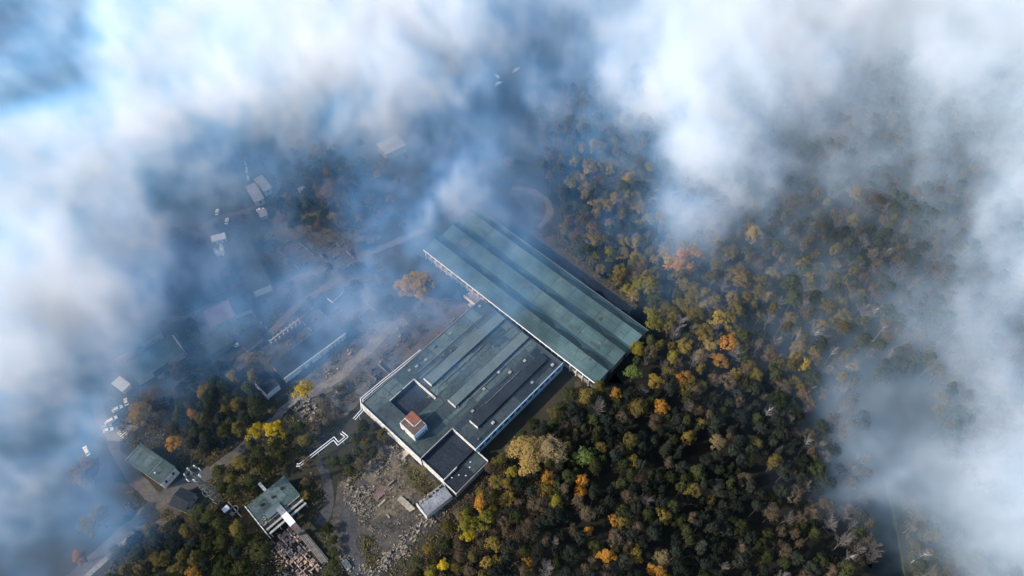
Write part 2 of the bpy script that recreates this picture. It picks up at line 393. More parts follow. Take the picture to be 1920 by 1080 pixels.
# solid blocks round the sunken court (x 9..24, y 10..26), roof base
for (x0, x1, y0, y1, z1) in ((0, 9, 0, FD, FZ), (24, 41, 0, FD, FZ), (9, 24, 26, FD, FZ), (9, 24, 0, 10, FZ), (41, 56, 20.5, FD, FZ - .004)):
    MB().box(x0, x1, y0, y1, 0, z1).build('block', M['flat_roof'], fac)
MB().box(9, 24, 10, 26, 0, 5.0).build('court_roof', M['dark_slate'], fac)
MB().box(41, 55, .6, 20.5, 0, 5.0).build('wing', M['dark_roof'], fac)
MB().box(55, 63.4, .3, 20.5, 0, 4.0).build('low_wing', M['dark_roof'], fac)
def wallbar(name, x0, x1, y0, y1, z0, z1, mat='white_wall'): return box(name, fac, M[mat], x0, x1, y0, y1, z0, z1)
wallbar('front_wall', -.25, 41.2, -.28, 0, 0, FZ + .7)
wallbar('front_wall', 41.2, 55.2, .3, .6, 0, 5.7)
wallbar('front_wall', 55.4, 63.6, 0, .3, 0, 4.6)
wallbar('parapet', -.25, 0, 0, FD, FZ - .4, FZ + .35, 'concrete')
wallbar('side_wall', 56.0, 56.28, 20.5, FD, 0, FZ + .45, 'blue_shade_wall')  # long side wall coloured with its blue shade
wallbar('side_wall', 63.4, 63.7, .3, 20.7, 0, 4.7, 'concrete')
wallbar('set_back_wall', 41.2, 56.28, 20.2, 20.5, 5.0, FZ + .55)
wallbar('parapet', 55.0, 55.3, .6, 9, 4.0, 5.6)
wallbar('parapet', 40.7, 41.0, .0, 20.5, FZ - .1, FZ + .5, 'concrete')
wallbar('parapet', 57, 63.4, 20.5, 20.8, 4.0, 5.4)
wallbar('court_parapet', 9, 24, 25.75, 26.05, 5.0, FZ + .8)
wallbar('court_parapet', 8.7, 9.0, 10, 17, FZ, FZ + .6)
wallbar('court_parapet', 8.7, 9.0, 18.6, 26.05, FZ, FZ + .6)
for i in range(14):
    y = 24 + i * 4.2
    box('window', fac, M['dark_opening'], 56.28, 56.31, y - 1.4, y + 1.4, 3.6, 5.8)
# raised rooflights
for (x0, x1, y0, y1, mt) in ((12.5, 17.9, 29.2, 81.0, 'monitor_roof'), (29.4, 34.4, 29.0, 81.0, 'monitor_roof'), (44.5, 49.6, 28.5, 78, 'dark_slate')):
    r = box('rooflight', fac, M[mt], x0, x1, y0, y1, FZ + .003, FZ + 1.3)
    o = box('end_wall', r, M['white_wall'], x0 - .1, x1 + .1, y0 - .3, y0 - .004, FZ + .003, FZ + 1.6)
    k = int((y1 - y0) / 3.2)
    for i in range(k):
        y = y0 + (i + .5) * (y1 - y0) / k
        box('pane', r, M['dark_opening'], x1 + .004, x1 + .03, y - 1.3, y + 1.3, FZ + .35, FZ + 1.1)
# roofing sheets
def sheets(x0, x1, ya, yb, lo=6, hi=14, mat='roof_sheet', skip=.12, z=FZ):
    y = ya
    while y < yb - 2:
        e = min(yb, y + R.uniform(lo, hi))
        split = R.random() < .45
        xs = [x0, x0 + (x1 - x0) * R.uniform(.4, .6), x1] if split else [x0, x1]
        for i in range(len(xs) - 1):
            if R.random() > skip:
                h = z + R.uniform(.04, .14)
                box('roofing_sheet', fac, M[mat], xs[i] + R.uniform(.08, .45), xs[i + 1] - R.uniform(.08, .45), y + R.uniform(.05, .4), e - R.uniform(.05, .4), z + .003, h)
        y = e
sheets(.6, 8.4, 1, 80); sheets(18.4, 23.5, 27, 81, 7, 12); sheets(23.7, 28.9, 14, 81, 7, 15); sheets(35, 40, 2, 81, 8, 16)
sheets(40.3, 44.1, 21.5, 80, 7, 14, 'dark_slate'); sheets(50.2, 55.6, 21.5, 80, 10, 22, 'dark_slate'); sheets(9.6, 12.1, 28, 80, 8, 16); sheets(24.4, 40, 1, 13, 5, 9)
sheets(42, 54, 10, 20, 4, 6, 'dark_roof', .1, 5.0); sheets(56, 62.8, 12, 20, 7, 9, 'flat_roof', 0, 4.0)
for i in range(14):
    x, y = R.uniform(2, 54), R.uniform(24, 78)
    m = MB().bar((x, y, FZ), (x, y, FZ + .9), .25, .25, 8); m.bar((x, y, FZ + .9), (x, y, FZ + 1.15), .42, .1, 8); m.build('roof_vent', M['steel'], fac)
sheets(9.6, 23.4, 11, 25, 4, 7, 'dark_roof', .35, 5.0)
for i in range(16):
    x, y = R.choice((4, 21, 26, 37.5, 42, 52.5)) + R.uniform(-1.5, 1.5), R.uniform(4 if i < 5 else 24, 79)
    if 40 < x and y < 22: continue
    box('roof_hatch', fac, M[R.choice(('steel', 'grey_roof', 'concrete'))], x - .6, x + .6, y - .7, y + .7, FZ + .003, FZ + R.uniform(.4, .9))
for (x, ya, yb) in ((20.4, 30, 62), (36.2, 34, 70), (7.6, 30, 76), (43.6, 40, 64)):
    MB().bar((x, ya, FZ + .35), (x, yb, FZ + .35), .14, .14, 6).build('roof_pipe', M['grey_roof'], fac)
for (x, y) in ((56.5, 4), (58, 7), (60.5, 9), (59, 13), (57.5, 15)):
    MB().bar((x, y, 4.0), (x + .5, y + .3, 4.5), .35, .15, 5).build('roof_debris', M['white_wall'], fac)
# stair tower on the roof: white render, blue shade painted onto its right side, half of its roof tiled red
tz = FZ + 5.6
q = [P(750, 793.5, tz), P(777, 819, tz), P(799, 796, tz), P(772, 771, tz)]
loc = [fac.matrix_basis.inverted() @ p for p in q]
tx0 = (loc[0].x + loc[3].x) / 2; tx1 = (loc[1].x + loc[2].x) / 2; ty0 = (loc[0].y + loc[1].y) / 2; ty1 = (loc[2].y + loc[3].y) / 2
tw = box('stair_tower', fac, M['white_wall'], tx0, tx1, ty0, ty1, 3.0, tz)
box('tower_roof', tw, M['brown_roof'], tx0 + .3, tx1 - .3, ty0 + .3, ty1 - .3, tz + .003, tz + .12)
ym = ty0 + (ty1 - ty0) * .42; xm = tx0 + (tx1 - tx0) * .62
MB().prism([(tx0, tz + .02), (xm, tz + .02), (xm, tz + .5), (tx0, tz + .9)], ym, ty1 + .1).build('tiled_roof', M['red_roof'], tw)
box('parapet', tw, M['white_wall'], tx0 + .2, xm + .1, ym - .3, ym - .004, tz + .12, tz + .75)
box('parapet', tw, M['white_wall'], xm + .3, xm + .6, ym, ty1, tz + .12, tz + .55)
for i in range(5):
    y = ty0 + 1.1 + i * (ty1 - ty0 - 2.2) / 4
    box('window', tw, M['dark_opening'], tx1 + .003, tx1 + .04, y - .55, y + .55, FZ + .6, FZ + 2.0)
box('shade_panel', tw, M['blue_shade_wall'], tx1 + .001, tx1 + .0025, ty0 + .05, ty1 - .05, FZ, tz - .05)  # thin added sheet: the tower's blue shade painted over its white side
box('door', tw, M['dark_opening'], tx0 + 2, tx0 + 3.1, ty0 - .04, ty0 - .003, FZ + .01, FZ + 2.2)

# concrete loading platform by the hall
pl = P(893, 556, 1.2)
t = thing('loading_platform', 'pale concrete platform with white edge wall beside the long hall', 'platform', (pl.x, pl.y, 0), ROT)
box('deck', t, M['paving'], -4, 5, -5, 5, 0, 1.2); box('edge_wall', t, M['white_wall'], -4.4, -4.004, -5.2, 5.2, 0, 2.0); box('step', t, M['concrete'], -6.4, -4.41, -2, 0, 0, .6)

# ------------------------------------------------------------------ other buildings
def block_house(name, label, cat, p_px, q_px, depth, h, roof_mat, wall_mat='white_wall', flip=1, lip=.35, windows=True, gable=0.0, group=None):
    """p_px, q_px: two roof corners in the photograph, lower left to lower right; depth runs back from that edge"""
    p = P(*p_px, h); q = P(*q_px, h); d = q - p; L = d.length; ang = math.atan2(d.y, d.x)
    t = thing(name, label, cat, (p.x, p.y, 0), ang, group)
    y0, y1 = (0, depth) if flip > 0 else (-depth, 0)
    box('wall', t, M[wall_mat], 0, L, y0, y1, 0, h - .25)
    if gable > 0:
        ymid = (y0 + y1) / 2; e = .4
        for (ya, yb) in ((y0 - e, ymid), (y1 + e, ymid)):
            m = MB(); zs = h - .1
            m.add([(-e, ya, zs), (L + e, ya, zs), (L + e, yb, zs + gable), (-e, yb, zs + gable), (-e, ya, zs - .2), (L + e, ya, zs - .2), (L + e, yb, zs + gable - .2), (-e, yb, zs + gable - .2)],
                  [(0, 1, 2, 3), (4, 7, 6, 5), (0, 4, 5, 1), (1, 5, 6, 2), (2, 6, 7, 3), (3, 7, 4, 0)]); m.build('roof', M[roof_mat], t)
        for x in (.02, L - .02):
            MB().add([(x, y0, h - .25), (x, y1, h - .25), (x, ymid, h + gable - .3)], [(0, 1, 2)]).build('gable', M[wall_mat], t)
    else:
        r = box('roof', t, M[roof_mat], -lip, L + lip, y0 - lip, y1 + lip, h - .246, h)
    if windows:
        k = max(1, int(L / 3.6))
        for i in range(k):
            x = (i + .5) * L / k
            box('window', t, M['dark_opening'], x - .55, x + .55, y0 - .05, y0 - .003, h * .4, h * .72)
        k = max(1, int(depth / 3.6))
        for i in range(k):
            y = y0 + (i + .5) * depth / k
            box('window', t, M['dark_opening'], L + .003, L + .05, y - .55, y + .55, h * .4, h * .72)
    return t, L, y0, y1

# teal-roofed works building at the bottom with the conveyor bridge and burnt-out front
t, L, y0, y1 = block_house('workshop', 'teal flat-roofed workshop with an open timber frame along its front', 'building', (463, 950), (491, 985), 19.4, 6.0, 'teal_roof', 'concrete')
box('edge_wall', t, M['white_wall'], -.7, L + 5, -.75, -.36, 0, 6.35)
for x in (L + .35, L + 2.6, L + 4.8):
    box('beam', t, M['concrete'], x, x + (.9 if x > L + 1 else .4), .3, 19.4, 5.2, 5.9)
for y in (.4, 5, 9.6, 14.2, 18.8):
    box('cross_beam', t, M['brown_roof'], L + .8, L + 4.8, y, y + .35, 4.7, 5.19)
    box('post', t, M['concrete'], L + 4.85, L + 5.2, y, y + .35, 0, 5.19)
for i in range(5): box('roofing_sheet', t, M['roof_sheet'], .4 + 1.6 * (i % 2), L * .55 + i * .6, .6 + i * 3.7, 4.1 + i * 3.7, 6.003, 6.07)
box('raised_roof', t, M['monitor_roof'], L * .72, L, 3.5, 11, 6.003, 6.7)
for (x, y) in ((4, 5), (4.5, 10.5), (4, 15.5)): MB().bar((x, y, 6), (x, y, 6.8), .7, .6, 8).build('roof_vent', M['dark_roof'], t)
for i in range(26): 
    x, y = L - 1 + R.gauss(0, 1.0), 2.2 + R.gauss(0, 1.3); MB().bar((x, y, 6.0), (x + R.uniform(-1, 1), y + R.uniform(-1, 1), 6.1 + R.random() * .6), .16, .12, 4).build('roof_debris', M['pale_stone'], t)
ch = P(492, 913, 5)
tag(MB().box(-.6, .6, -2.6, 2.6, 0, 5.2).build('chimney_slab', M['white_wall']), 'thin white concrete slab standing behind the teal-roofed workshop', 'slab').location = (ch.x, ch.y, 0)
bpy.context.view_layer.objects.active = None
bpy.data.objects['chimney_slab'].rotation_euler = (0, 0, ROT)
# conveyor bridge
a = P(522, 951, 7.5); b = P(549, 983, 7.5); c = P(562, 994, 7.5)
t = thing('conveyor_bridge', 'narrow conveyor bridge with a bright white roof leaving the workshop', 'bridge', (a.x, a.y, 0), math.atan2((b - a).y, (b - a).x))
L = (b - a).length; Lc = (c - a).length
box('gallery', t, M['concrete'], 0, Lc, -1.2, 1.2, 5.2, 7.1)
box('roof', t, M['grey_roof'], -.2, L * .38, -1.4, 1.4, 7.103, 7.4); box('roof', t, M['white_roof'], L * .38 + .05, L, -1.45, 1.45, 7.103, 7.5); box('roof', t, M['brown_roof'], L + .05, Lc, -1.3, 1.3, 7.103, 7.3)
for x in (2, L * .6, Lc - 1): box('leg', t, M['steel'], x, x + .4, -1.0, 1.0, 0, 5.19)
# long plank ramp below it
a = P(563, 996, 2.0); b = P(612, 1056, 1.0); d = b - a; L = d.length
t = thing('plank_ramp', 'long weathered plank ramp running down beside the brick ruin', 'ramp', (a.x, a.y, 0), math.atan2(d.y, d.x))
for i in range(5):
    box('plank', t, M['weathered_wood'], R.uniform(-.6, .3), L + R.uniform(-1.2, .4), -1.6 + i * .66, -1.6 + i * .66 + .54, 1.4 + R.uniform(0, .12), 1.6 + R.uniform(0, .1))
for i in range(8): box('trestle', t, M['steel'], i * L / 7.2, i * L / 7.2 + .25, -1.5, 1.6, 0, 1.39)

# brick ruin: a grid of broken cell walls
o = P(509, 1022); ruin = thing('brick_ruin', 'roofless ruin of broken pinkish brick cells below the conveyor', 'ruin', (o.x, o.y, 0), AX + math.pi)
for i in range(11):
    for j in range(5):
        x, y = i * 2.15 + R.uniform(-.3, .3), j * 2.1 + R.uniform(-.3, .3)
        if (j > 3 and i > 6) or (i == 0 and j < 2): continue
        if R.random() < .82: box('wall_fragment', ruin, M['brick_rubble'], x, x + R.uniform(1.0, 2.1), y, y + R.uniform(.35, .7), 0, R.uniform(.4, 1.5))
        if R.random() < .82: box('wall_fragment', ruin, M['brick_rubble'], x - R.uniform(.3, .6), x, y + .1, y + R.uniform(1.0, 2.1), 0, R.uniform(.4, 1.5))
        if R.random() < .6: box('floor_slab', ruin, M['brick_rubble'], x + .35, x + 1.8, y + .75, y + 1.95, 0, R.uniform(.1, .4))

# teal-roofed house at the left
t, L, y0, y1 = block_house('house', 'teal-roofed two-storey block with pale end wall near the street', 'building', (300, 906), (327, 876), 21.5, 7.0, 'teal_roof', 'white_wall')
box('roof_seam', t, M['grey_roof'], .3, L - .3, 7.0, 7.25, 7.003, 7.22); box('roof_seam', t, M['grey_roof'], -.3, L * .9, 21.2, 21.5, 7.003, 7.3)
for i in range(6):
    box('roofing_sheet', t, M['roof_sheet'], .2 + R.uniform(0, 2), L - R.uniform(.2, 3), .2 + i * 3.5 + R.uniform(.02, .4), 3.4 + i * 3.5, 7.003, 7.06) if i != 2 else None
MB().bar((L * .25, 5, 7), (L * .25, 5, 8.2), .4, .4, 6).build('chimney', M['white_wall'], t)
t, L, y0, y1 = block_house('dark_house', 'low building with square dark slate-blue roof beside the street', 'building', (318, 945), (345, 958), 8, 4.0, 'dark_roof', 'concrete', gable=1.2)
# long low sheds
t, L, y0, y1 = block_house('shed_row', 'long dark-roofed shed with broken pale blue wall openings', 'shed', (532, 708), (646, 624), 10.5, 5.0, 'dark_roof', 'concrete', windows=False)
k = 16
for i in range(k):
    x = i * L / k
    if i < 4 or R.random() < .75: box('wall_panel', t, M['pale_roof'], x + .1, x + L / k - .1, -.25, -.03, 0 if i < 4 else R.choice((0, 2.6)), 4.7)
    box('pier', t, M['white_wall'], x - .2, x + .2, -.5, -.26, 0, 4.72)
box('eave_beam', t, M['pale_roof'], 0, L + .3, -.62, -.36, 4.2, 5.05)
t, L, y0, y1 = block_house('end_shed', 'short dark-roofed shed end with pale blue wall by the yellow tree', 'shed', (500, 738), (522, 720), 12, 5.0, 'dark_roof', 'pale_roof', windows=False)
box('edge_wall', t, M['pale_roof'], -.7, -.36, -.4, 10, 0, 5.3)
# pipe rack
a = P(505, 640, 4); b = P(561, 598, 4); d = b - a; L = d.length
t = thing('pipe_rack', 'bare concrete beam on short forked posts', 'rack', (a.x, a.y, 0), math.atan2(d.y, d.x))
box('beam', t, M['concrete'], 0, L, -.3, .3, 3.6, 4.1)
for i in range(8):
    x = .4 + i * (L - .8) / 7; box('post', t, M['concrete'], x - .2, x + .2, -.2, .2, 0, 3.59); box('arm', t, M['concrete'], x - .22, x + .22, -1.4, 1.4, 3.2, 3.58)

# buildings of the left quarter, in the mist
t, L, y0, y1 = block_house('warehouse', 'wide teal flat roof with one bright white edge, half in mist', 'building', (255, 712), (342, 658), 11, 6.0, 'teal_roof', 'concrete', windows=False)
box('edge_wall', t, M['white_wall'], L + .36, L + .75, 1.2, 11.3, 0, 6.6)
block_house('warehouse', 'mist-veiled flat teal roof behind the white-edged warehouse', 'building', (215, 672), (300, 622), 12, 6.0, 'teal_roof', 'concrete', windows=False)
block_house('white_shed', 'small shed with a plain bright white roof at the left', 'shed', (229, 733), (243, 720), 7.5, 3.5, 'white_roof', 'white_wall', windows=False)
block_house('cottage', 'low dark-roofed house behind the parking area', 'building', (292, 705), (318, 690), 8, 4.0, 'dark_roof', 'concrete', windows=False)
block_house('pink_house', 'house with a pinkish red roof in the dirt yard', 'building', (396, 612), (440, 592), 11, 5.0, 'pink_roof', 'concrete', gable=2.0, windows=False)
block_house('yard_house', 'flat grey-roofed building below the pinkish-roofed house', 'building', (395, 665), (436, 640), 12, 4.5, 'flat_roof', 'old_concrete', windows=False)
block_house('long_store', 'long blue-grey roof with a pale gutter edge in the mist', 'building', (474, 546), (507, 532), 38, 6.0, 'flat_roof', 'pale_roof', windows=False)
block_house('long_store', 'mist-covered long roof left of the pale-gutter store', 'building', (388, 560), (425, 545), 34, 5.0, 'flat_roof', 'old_concrete', windows=False)
block_house('barn', 'pale grey barn with ragged left eave beside the curved track', 'barn', (478, 378), (494, 371), 14, 5.0, 'grey_roof', 'concrete', gable=1.2)
block_house('barn', 'second pale grey barn, upper right of the ragged one', 'barn', (494, 358), (508, 351), 12, 5.0, 'grey_roof', 'concrete', gable=1.2)
block_house('hut', 'small square grey hut below the curved track', 'hut', (488, 407), (501, 403), 5, 3.0, 'grey_roof', 'concrete', windows=False)
block_house('hut', 'small pale hut among the trees right of the barns', 'hut', (566, 363), (576, 358), 5, 3.0, 'grey_roof', 'concrete', windows=False)
block_house('far_house', 'square pale roof alone in the deep blue mist', 'building', (707, 270), (724, 289), 14, 6.0, 'grey_roof', 'old_concrete', windows=False)
block_house('wall_corner', 'roofless white-edged corner building in the mist', 'building', (612, 556), (622, 563), 9, 3.0, 'flat_roof', 'white_wall', windows=False)
def foundation(px, py, L, W, label, rz=0.0):
    c = P(px, py); t = thing('ruined_foundation', label, 'ruin', (c.x, c.y, 0), AX + math.pi + rz)
    for (x0, x1, y0, y1) in ((0, L, 0, .5), (0, L, W - .5, W), (0, .5, .6, W - .6), (L - .5, L, .6, W - .6), (L * .4, L * .4 + .4, .6, W - .6)):
        k = 4
        for i in range(k):
            if R.random() < .3: continue
            if x1 - x0 > y1 - y0: box('wall_fragment', t, M['old_concrete'], x0 + (x1 - x0) * i / k, x0 + (x1 - x0) * (i + R.uniform(.5, .97)) / k, y0, y1, 0, R.uniform(.4, 2.2))
            else: box('wall_fragment', t, M['old_concrete'], x0, x1, y0 + (y1 - y0) * i / k, y0 + (y1 - y0) * (i + R.uniform(.5, .97)) / k, 0, R.uniform(.4, 2.2))
    box('floor', t, M['yard_ground'], .5, L - .5, .5, W - .5, 0, .12)
foundation(560, 600, 16, 11, 'roofless wall remains right of the beam on forked posts')
foundation(520, 470, 20, 12, 'roofless wall remains at the end of the pale-gutter store')
foundation(600, 480, 18, 12, 'roofless wall remains in the mist left of the tan-gold tree')
foundation(660, 585, 14, 9, 'broken walls on the dry meadow above the lower lane')
foundation(448, 610, 14, 9, 'broken walls right of the pinkish-roofed house')
foundation(300, 640, 14, 8, 'broken walls in the mist above the warehouse')
foundation(690, 700, 10, 7, 'low broken walls by the pipes at the factory corner')
foundation(545, 765, 9, 6, 'pale broken foundation under the lone bright yellow tree')
block_house('store', 'dark flat-roofed store in mist between the long roofs', 'building', (440, 590), (470, 578), 10, 4.0, 'dark_roof', 'concrete', windows=False)
block_house('store', 'low dark roof left of the beam on forked posts', 'building', (462, 655), (492, 632), 9, 3.5, 'dark_roof', 'concrete', windows=False)
block_house('store', 'grey flat roof in mist right of the boats', 'building', (452, 492), (480, 480), 14, 4.0, 'flat_roof', 'old_concrete', windows=False)
# three white container cabins side by side
for i in range(3):
    p = P(397 + i * 9, 453.5 - i * 2.4, 3); q = P(405 + i * 9, 451.3 - i * 2.4, 3); d = q - p
    t = thing('cabin', ('leftmost', 'middle', 'rightmost')[i] + ' of three white container cabins in a row', 'cabin', (p.x, p.y, 0), math.atan2(d.y, d.x), 'white cabins in a row')
    box('body', t, M['white_wall'], 0, d.length, 0, 4.4, 0, 2.8); box('roof', t, M['white_roof'], -.1, d.length + .1, -.1, 4.5, 2.803, 3.0); box('door', t, M['dark_opening'], .6, 1.5, -.04, -.003, .1, 2.1)
# ruined white block by the waste ground
t, L, y0, y1 = block_house('ruined_block', 'ruined grey-roofed block with a white side wall on the waste ground', 'building', (782, 944), (801, 968), 14, 4.0, 'grey_roof', 'white_wall', flip=1, lip=.05, windows=False)
for i in range(28): box('broken_edge', t, M['pale_stone'] if R.random() < .6 else M['dark_opening'], (x := R.uniform(-.4, .8)), x + R.uniform(.4, 1.1), (y := R.uniform(0, 13)), y + R.uniform(.4, 1.4), 3.8, 4.05 + R.random() * .5)
box('parapet', t, M['grey_roof'], L * .62, L, .3, 13.8, 4.003, 4.25); box('front_wall', t, M['white_wall'], -.2, L + .2, -.4, -.06, 0, 4.4)

# ------------------------------------------------------------------ pipes on trestles
def pipes(px, z, label, gap=1.1, r=.20, support=10):
    pts = [P(x, y, z) for x, y in px]; o = pts[0]; ROADS.append(([Vector((q.x - 3, q.y - 3, 0)) for q in pts], 5.0)); ROADS.append(([Vector((q.x, q.y, 0)) for q in pts], 4.0))
    t = thing('heating_pipe', label, 'pipes', (o.x, o.y, 0))
    off = Vector((o.x, o.y, 0))
    for s in (-.5, .5):
        m = MB(); q = []
        for i, p in enumerate(pts):
            d0 = (pts[i] - pts[i - 1]).normalized() if i else None
            d1 = (pts[i + 1] - pts[i]).normalized() if i < len(pts) - 1 else None
            n0 = Vector((-d0.y, d0.x, 0)) if d0 else None; n1 = Vector((-d1.y, d1.x, 0)) if d1 else None
            nn = (n0 + n1).normalized() if (d0 and d1) else (n0 or n1)
            k = 1.0 / max(.5, nn.dot(n1 or n0))
            q.append(p + nn * gap * s * k - off)
        for i in range(len(q) - 1): m.bar(q[i], q[i + 1], r, r, 8)
        m.build('pipe', M['white_metal'], t)
    for i in range(len(pts) - 1):
        d = pts[i + 1] - pts[i]; k = max(1, int(d.length / support))
        for j in range(k):
            c = pts[i] + d * ((j + .5) / k) - off
            MB().bar((c.x, c.y, 0), (c.x, c.y, z - .3), .16, .16, 6).build('support', M['concrete'], t)
pipes([(556, 872), (562, 872), (626, 822), (634, 832), (650, 819), (640, 811)], 5.0, 'pair of white heating pipes with a square expansion loop over scrub')
pipes([(790, 657), (716, 716), (678, 748), (680, 768), (664, 786)], 6.0, 'pair of white heating pipes bending round the corner of the factory')

# ------------------------------------------------------------------ lattice mast
mb = P(414, 944); MH = 38.0
mast = thing('lattice_mast', 'steel lattice mast with ringed platforms and white antennas at its head', 'mast', (mb.x, mb.y, 0), RAD(20))
def rad(z): return 2.6 - 1.9 * min(1, z / 30)
lv = [0, 5, 9.5, 13.5, 17.5, 21, 24.5, 28, 31, 34, 37]
for k in range(4):
    a0 = k * math.pi / 2; m = MB()
    for i in range(len(lv) - 1):
        m.bar((rad(lv[i]) * math.cos(a0), rad(lv[i]) * math.sin(a0), lv[i]), (rad(lv[i + 1]) * math.cos(a0), rad(lv[i + 1]) * math.sin(a0), lv[i + 1]), .13)
    m.build('leg', M['steel'], mast)
    m = MB(); a1 = a0 + math.pi / 2
    for i in range(len(lv) - 1):
        z0, z1 = lv[i], lv[i + 1]; r0, r1 = rad(z0), rad(z1)
        m.bar((r0 * math.cos(a0), r0 * math.sin(a0), z0), (r1 * math.cos(a1), r1 * math.sin(a1), z1), .07, n=3)
        m.bar((r0 * math.cos(a1), r0 * math.sin(a1), z0), (r1 * math.cos(a0), r1 * math.sin(a0), z1), .07, n=3)
        m.bar((r1 * math.cos(a0), r1 * math.sin(a0), z1), (r1 * math.cos(a1), r1 * math.sin(a1), z1), .06, n=3)
    m.build('bracing', M['steel'], mast)
for (z, r) in ((16, 2.6), (22, 1.9), (25, 1.7), (35.5, 2.9)):
    m = MB(); n = 20
    for hh in (0, 1.0):
        for i in range(n):
            a0, a1 = 2 * math.pi * i / n, 2 * math.pi * (i + 1) / n
            m.bar((r * math.cos(a0), r * math.sin(a0), z + hh), (r * math.cos(a1), r * math.sin(a1), z + hh), .09, n=4)
    for i in range(0, n, 2):
        a0 = 2 * math.pi * i / n; m.bar((r * math.cos(a0), r * math.sin(a0), z), (r * math.cos(a0), r * math.sin(a0), z + 1.0), .05, n=3); m.bar((.5 * math.cos(a0), .5 * math.sin(a0), z), (r * math.cos(a0), r * math.sin(a0), z), .05, n=3)
    m.build('platform_ring', M['steel'], mast)
for i in range(7):
    a0 = 2 * math.pi * i / 7 + .3; r = 3.1
    MB().box(r - .12, r + .12, -.32, .32, 34.6, 37.2).build('antenna', M['white_metal'], mast).rotation_euler = (0, 0, a0)
MB().bar((0, 0, 36), (0, 0, 41), .1, .05).build('spire', M['white_metal'], mast)
# small blue and white cabin and a dish frame at its foot
c = P(424, 955, 1.5)
t = thing('equipment_cabin', 'tiny pale blue cabin at the foot of the lattice mast', 'cabin', (c.x, c.y, 0), ROT); box('body', t, M['blue_paint'], -1.3, 1.3, -1.0, 1.0, 0, 2.2); box('roof', t, M['white_roof'], -1.45, 1.45, -1.15, 1.15, 2.203, 2.4)
c = P(440, 955, 1); t = thing('scrap_frame', 'pale rusted frame with a round hoop beside the workshop', 'frame', (c.x, c.y, 0), AX + math.pi)
box('rail', t, M['concrete'], -5, 5, -.25, .25, .6, 1.0)
m = MB()
for i in range(14): m.bar((1.6 * math.cos(i * .45), 1.6 * math.sin(i * .45), 1.2), (1.6 * math.cos(i * .45 + .45), 1.6 * math.sin(i * .45 + .45), 1.2), .14)
m.build('hoop', M['concrete'], t); MB().box(0, 1.8, -2.8, -1.2, 0, 1.3).build('block', M['pale_stone'], t)

# ------------------------------------------------------------------ cars, boats and small things
def make_car(px, py, rz, label, mat='car_white', L=4.4, group='vehicles left of the factory'):
    c = P(px, py, .8); t = thing('parked_car', label, 'car', (c.x, c.y, 0), rz, group)
    w2 = .9; l2 = L / 2
    MB().prism([(-l2, .35), (l2, .35), (l2, .75), (l2 - .9, .95), (-l2 + .2, 1.0), (-l2, .8)], -w2, w2).build('body', M[mat], t)
    MB().prism([(-l2 + .5, .98), (l2 - 1.25, .93), (l2 - 1.9, 1.46), (-l2 + .9, 1.48)], -w2 + .12, w2 - .12).build('windows', M['dark_opening'], t)
    MB().box(-l2 + .95, l2 - 1.95, -w2 + .14, w2 - .14, 1.485, 1.53).build('roof', M[mat], t)
    for x in (-l2 + .8, l2 - .85):
        for y in (-w2 + .1, w2 - .1): MB().bar((x, y - .1, .33), (x, y + .1, .33), .33, .33, 10).build('wheel', M['rubber'], t)
    return t
make_car(208, 788, RAD(40), 'largest white van parked beside the striped forecourt', L=6.0)
make_car(220, 766, RAD(35), 'white car parked just below the white-roofed shed', L=5.0)
make_car(236, 753, RAD(120), 'white car nearest the tan tree by the parking area')
make_car(200, 799, RAD(30), 'grey car parked left of the white van', 'car_grey')
make_car(203, 806, RAD(20), 'white car at the corner of the striped forecourt')
make_car(299, 692, RAD(60), 'white car by the low dark-roofed house')
make_car(407, 397, RAD(95), 'white car alone in the mist left of the barns')
make_car(425, 414, RAD(95), 'pale car between the lone misty car and the hut')
make_car(488, 393, RAD(20), 'pale car on the curved track above the small hut')
make_car(162, 845, RAD(130), 'white car on the misty ground left of the street', L=5.5)
make_car(425, 633, RAD(120), 'white car in the yard right of the pinkish-roofed house')
make_car(447, 645, RAD(30), 'white car by the flat grey-roofed yard building')
def boat(px, py, rz, label, L=8.0):
    c = P(px, py, 1); t = thing('boat', label, 'boat', (c.x, c.y, 0), rz, 'boats laid up on land')
    n = 9; v = []; f = []
    for i in range(n):
        u = i / (n - 1); x = (u - .5) * L; ww = 1.25 * math.sin(math.pi * min(1, .12 + u * .88)) ** .7 + .02
        v += [(x, -ww, 1.5 + .3 * u), (x, 0, .3), (x, ww, 1.5 + .3 * u)]
        if i: a0 = 3 * (i - 1); f += [(a0, a0 + 1, a0 + 4, a0 + 3), (a0 + 1, a0 + 2, a0 + 5, a0 + 4)]
    MB().add(v, f).build('hull', M['car_white'], t)
    f = [(3 * (i - 1), 3 * i, 3 * i + 2, 3 * (i - 1) + 2) for i in range(1, n)]
    MB().add([(x, y * .96, z - .08) for x, y, z in v], f).build('deck', M['pale_roof'], t)
    MB().prism([(-1.6, 1.6), (.8, 1.65), (.3, 2.3), (-1.5, 2.3)], -.7, .7).build('cabin', M['car_white'], t)
    for x in (-2, 1.6): MB().box(x - .1, x + .1, -.8, .8, 0, .75).build('cradle', M['steel'], t)
boat(407, 474, RAD(130), 'left one of two white boats laid up below the white cabins', 7)
boat(416, 468, RAD(112), 'right one of two white boats laid up below the white cabins', 9)
boat(968, 132, RAD(48), 'white boat hull faint in the upper mist', 7)
boat(932, 144, RAD(125), 'small white boat left of the faint hull in upper mist', 5)
boat(935, 157, RAD(35), 'small white boat below the other two in upper mist', 5)

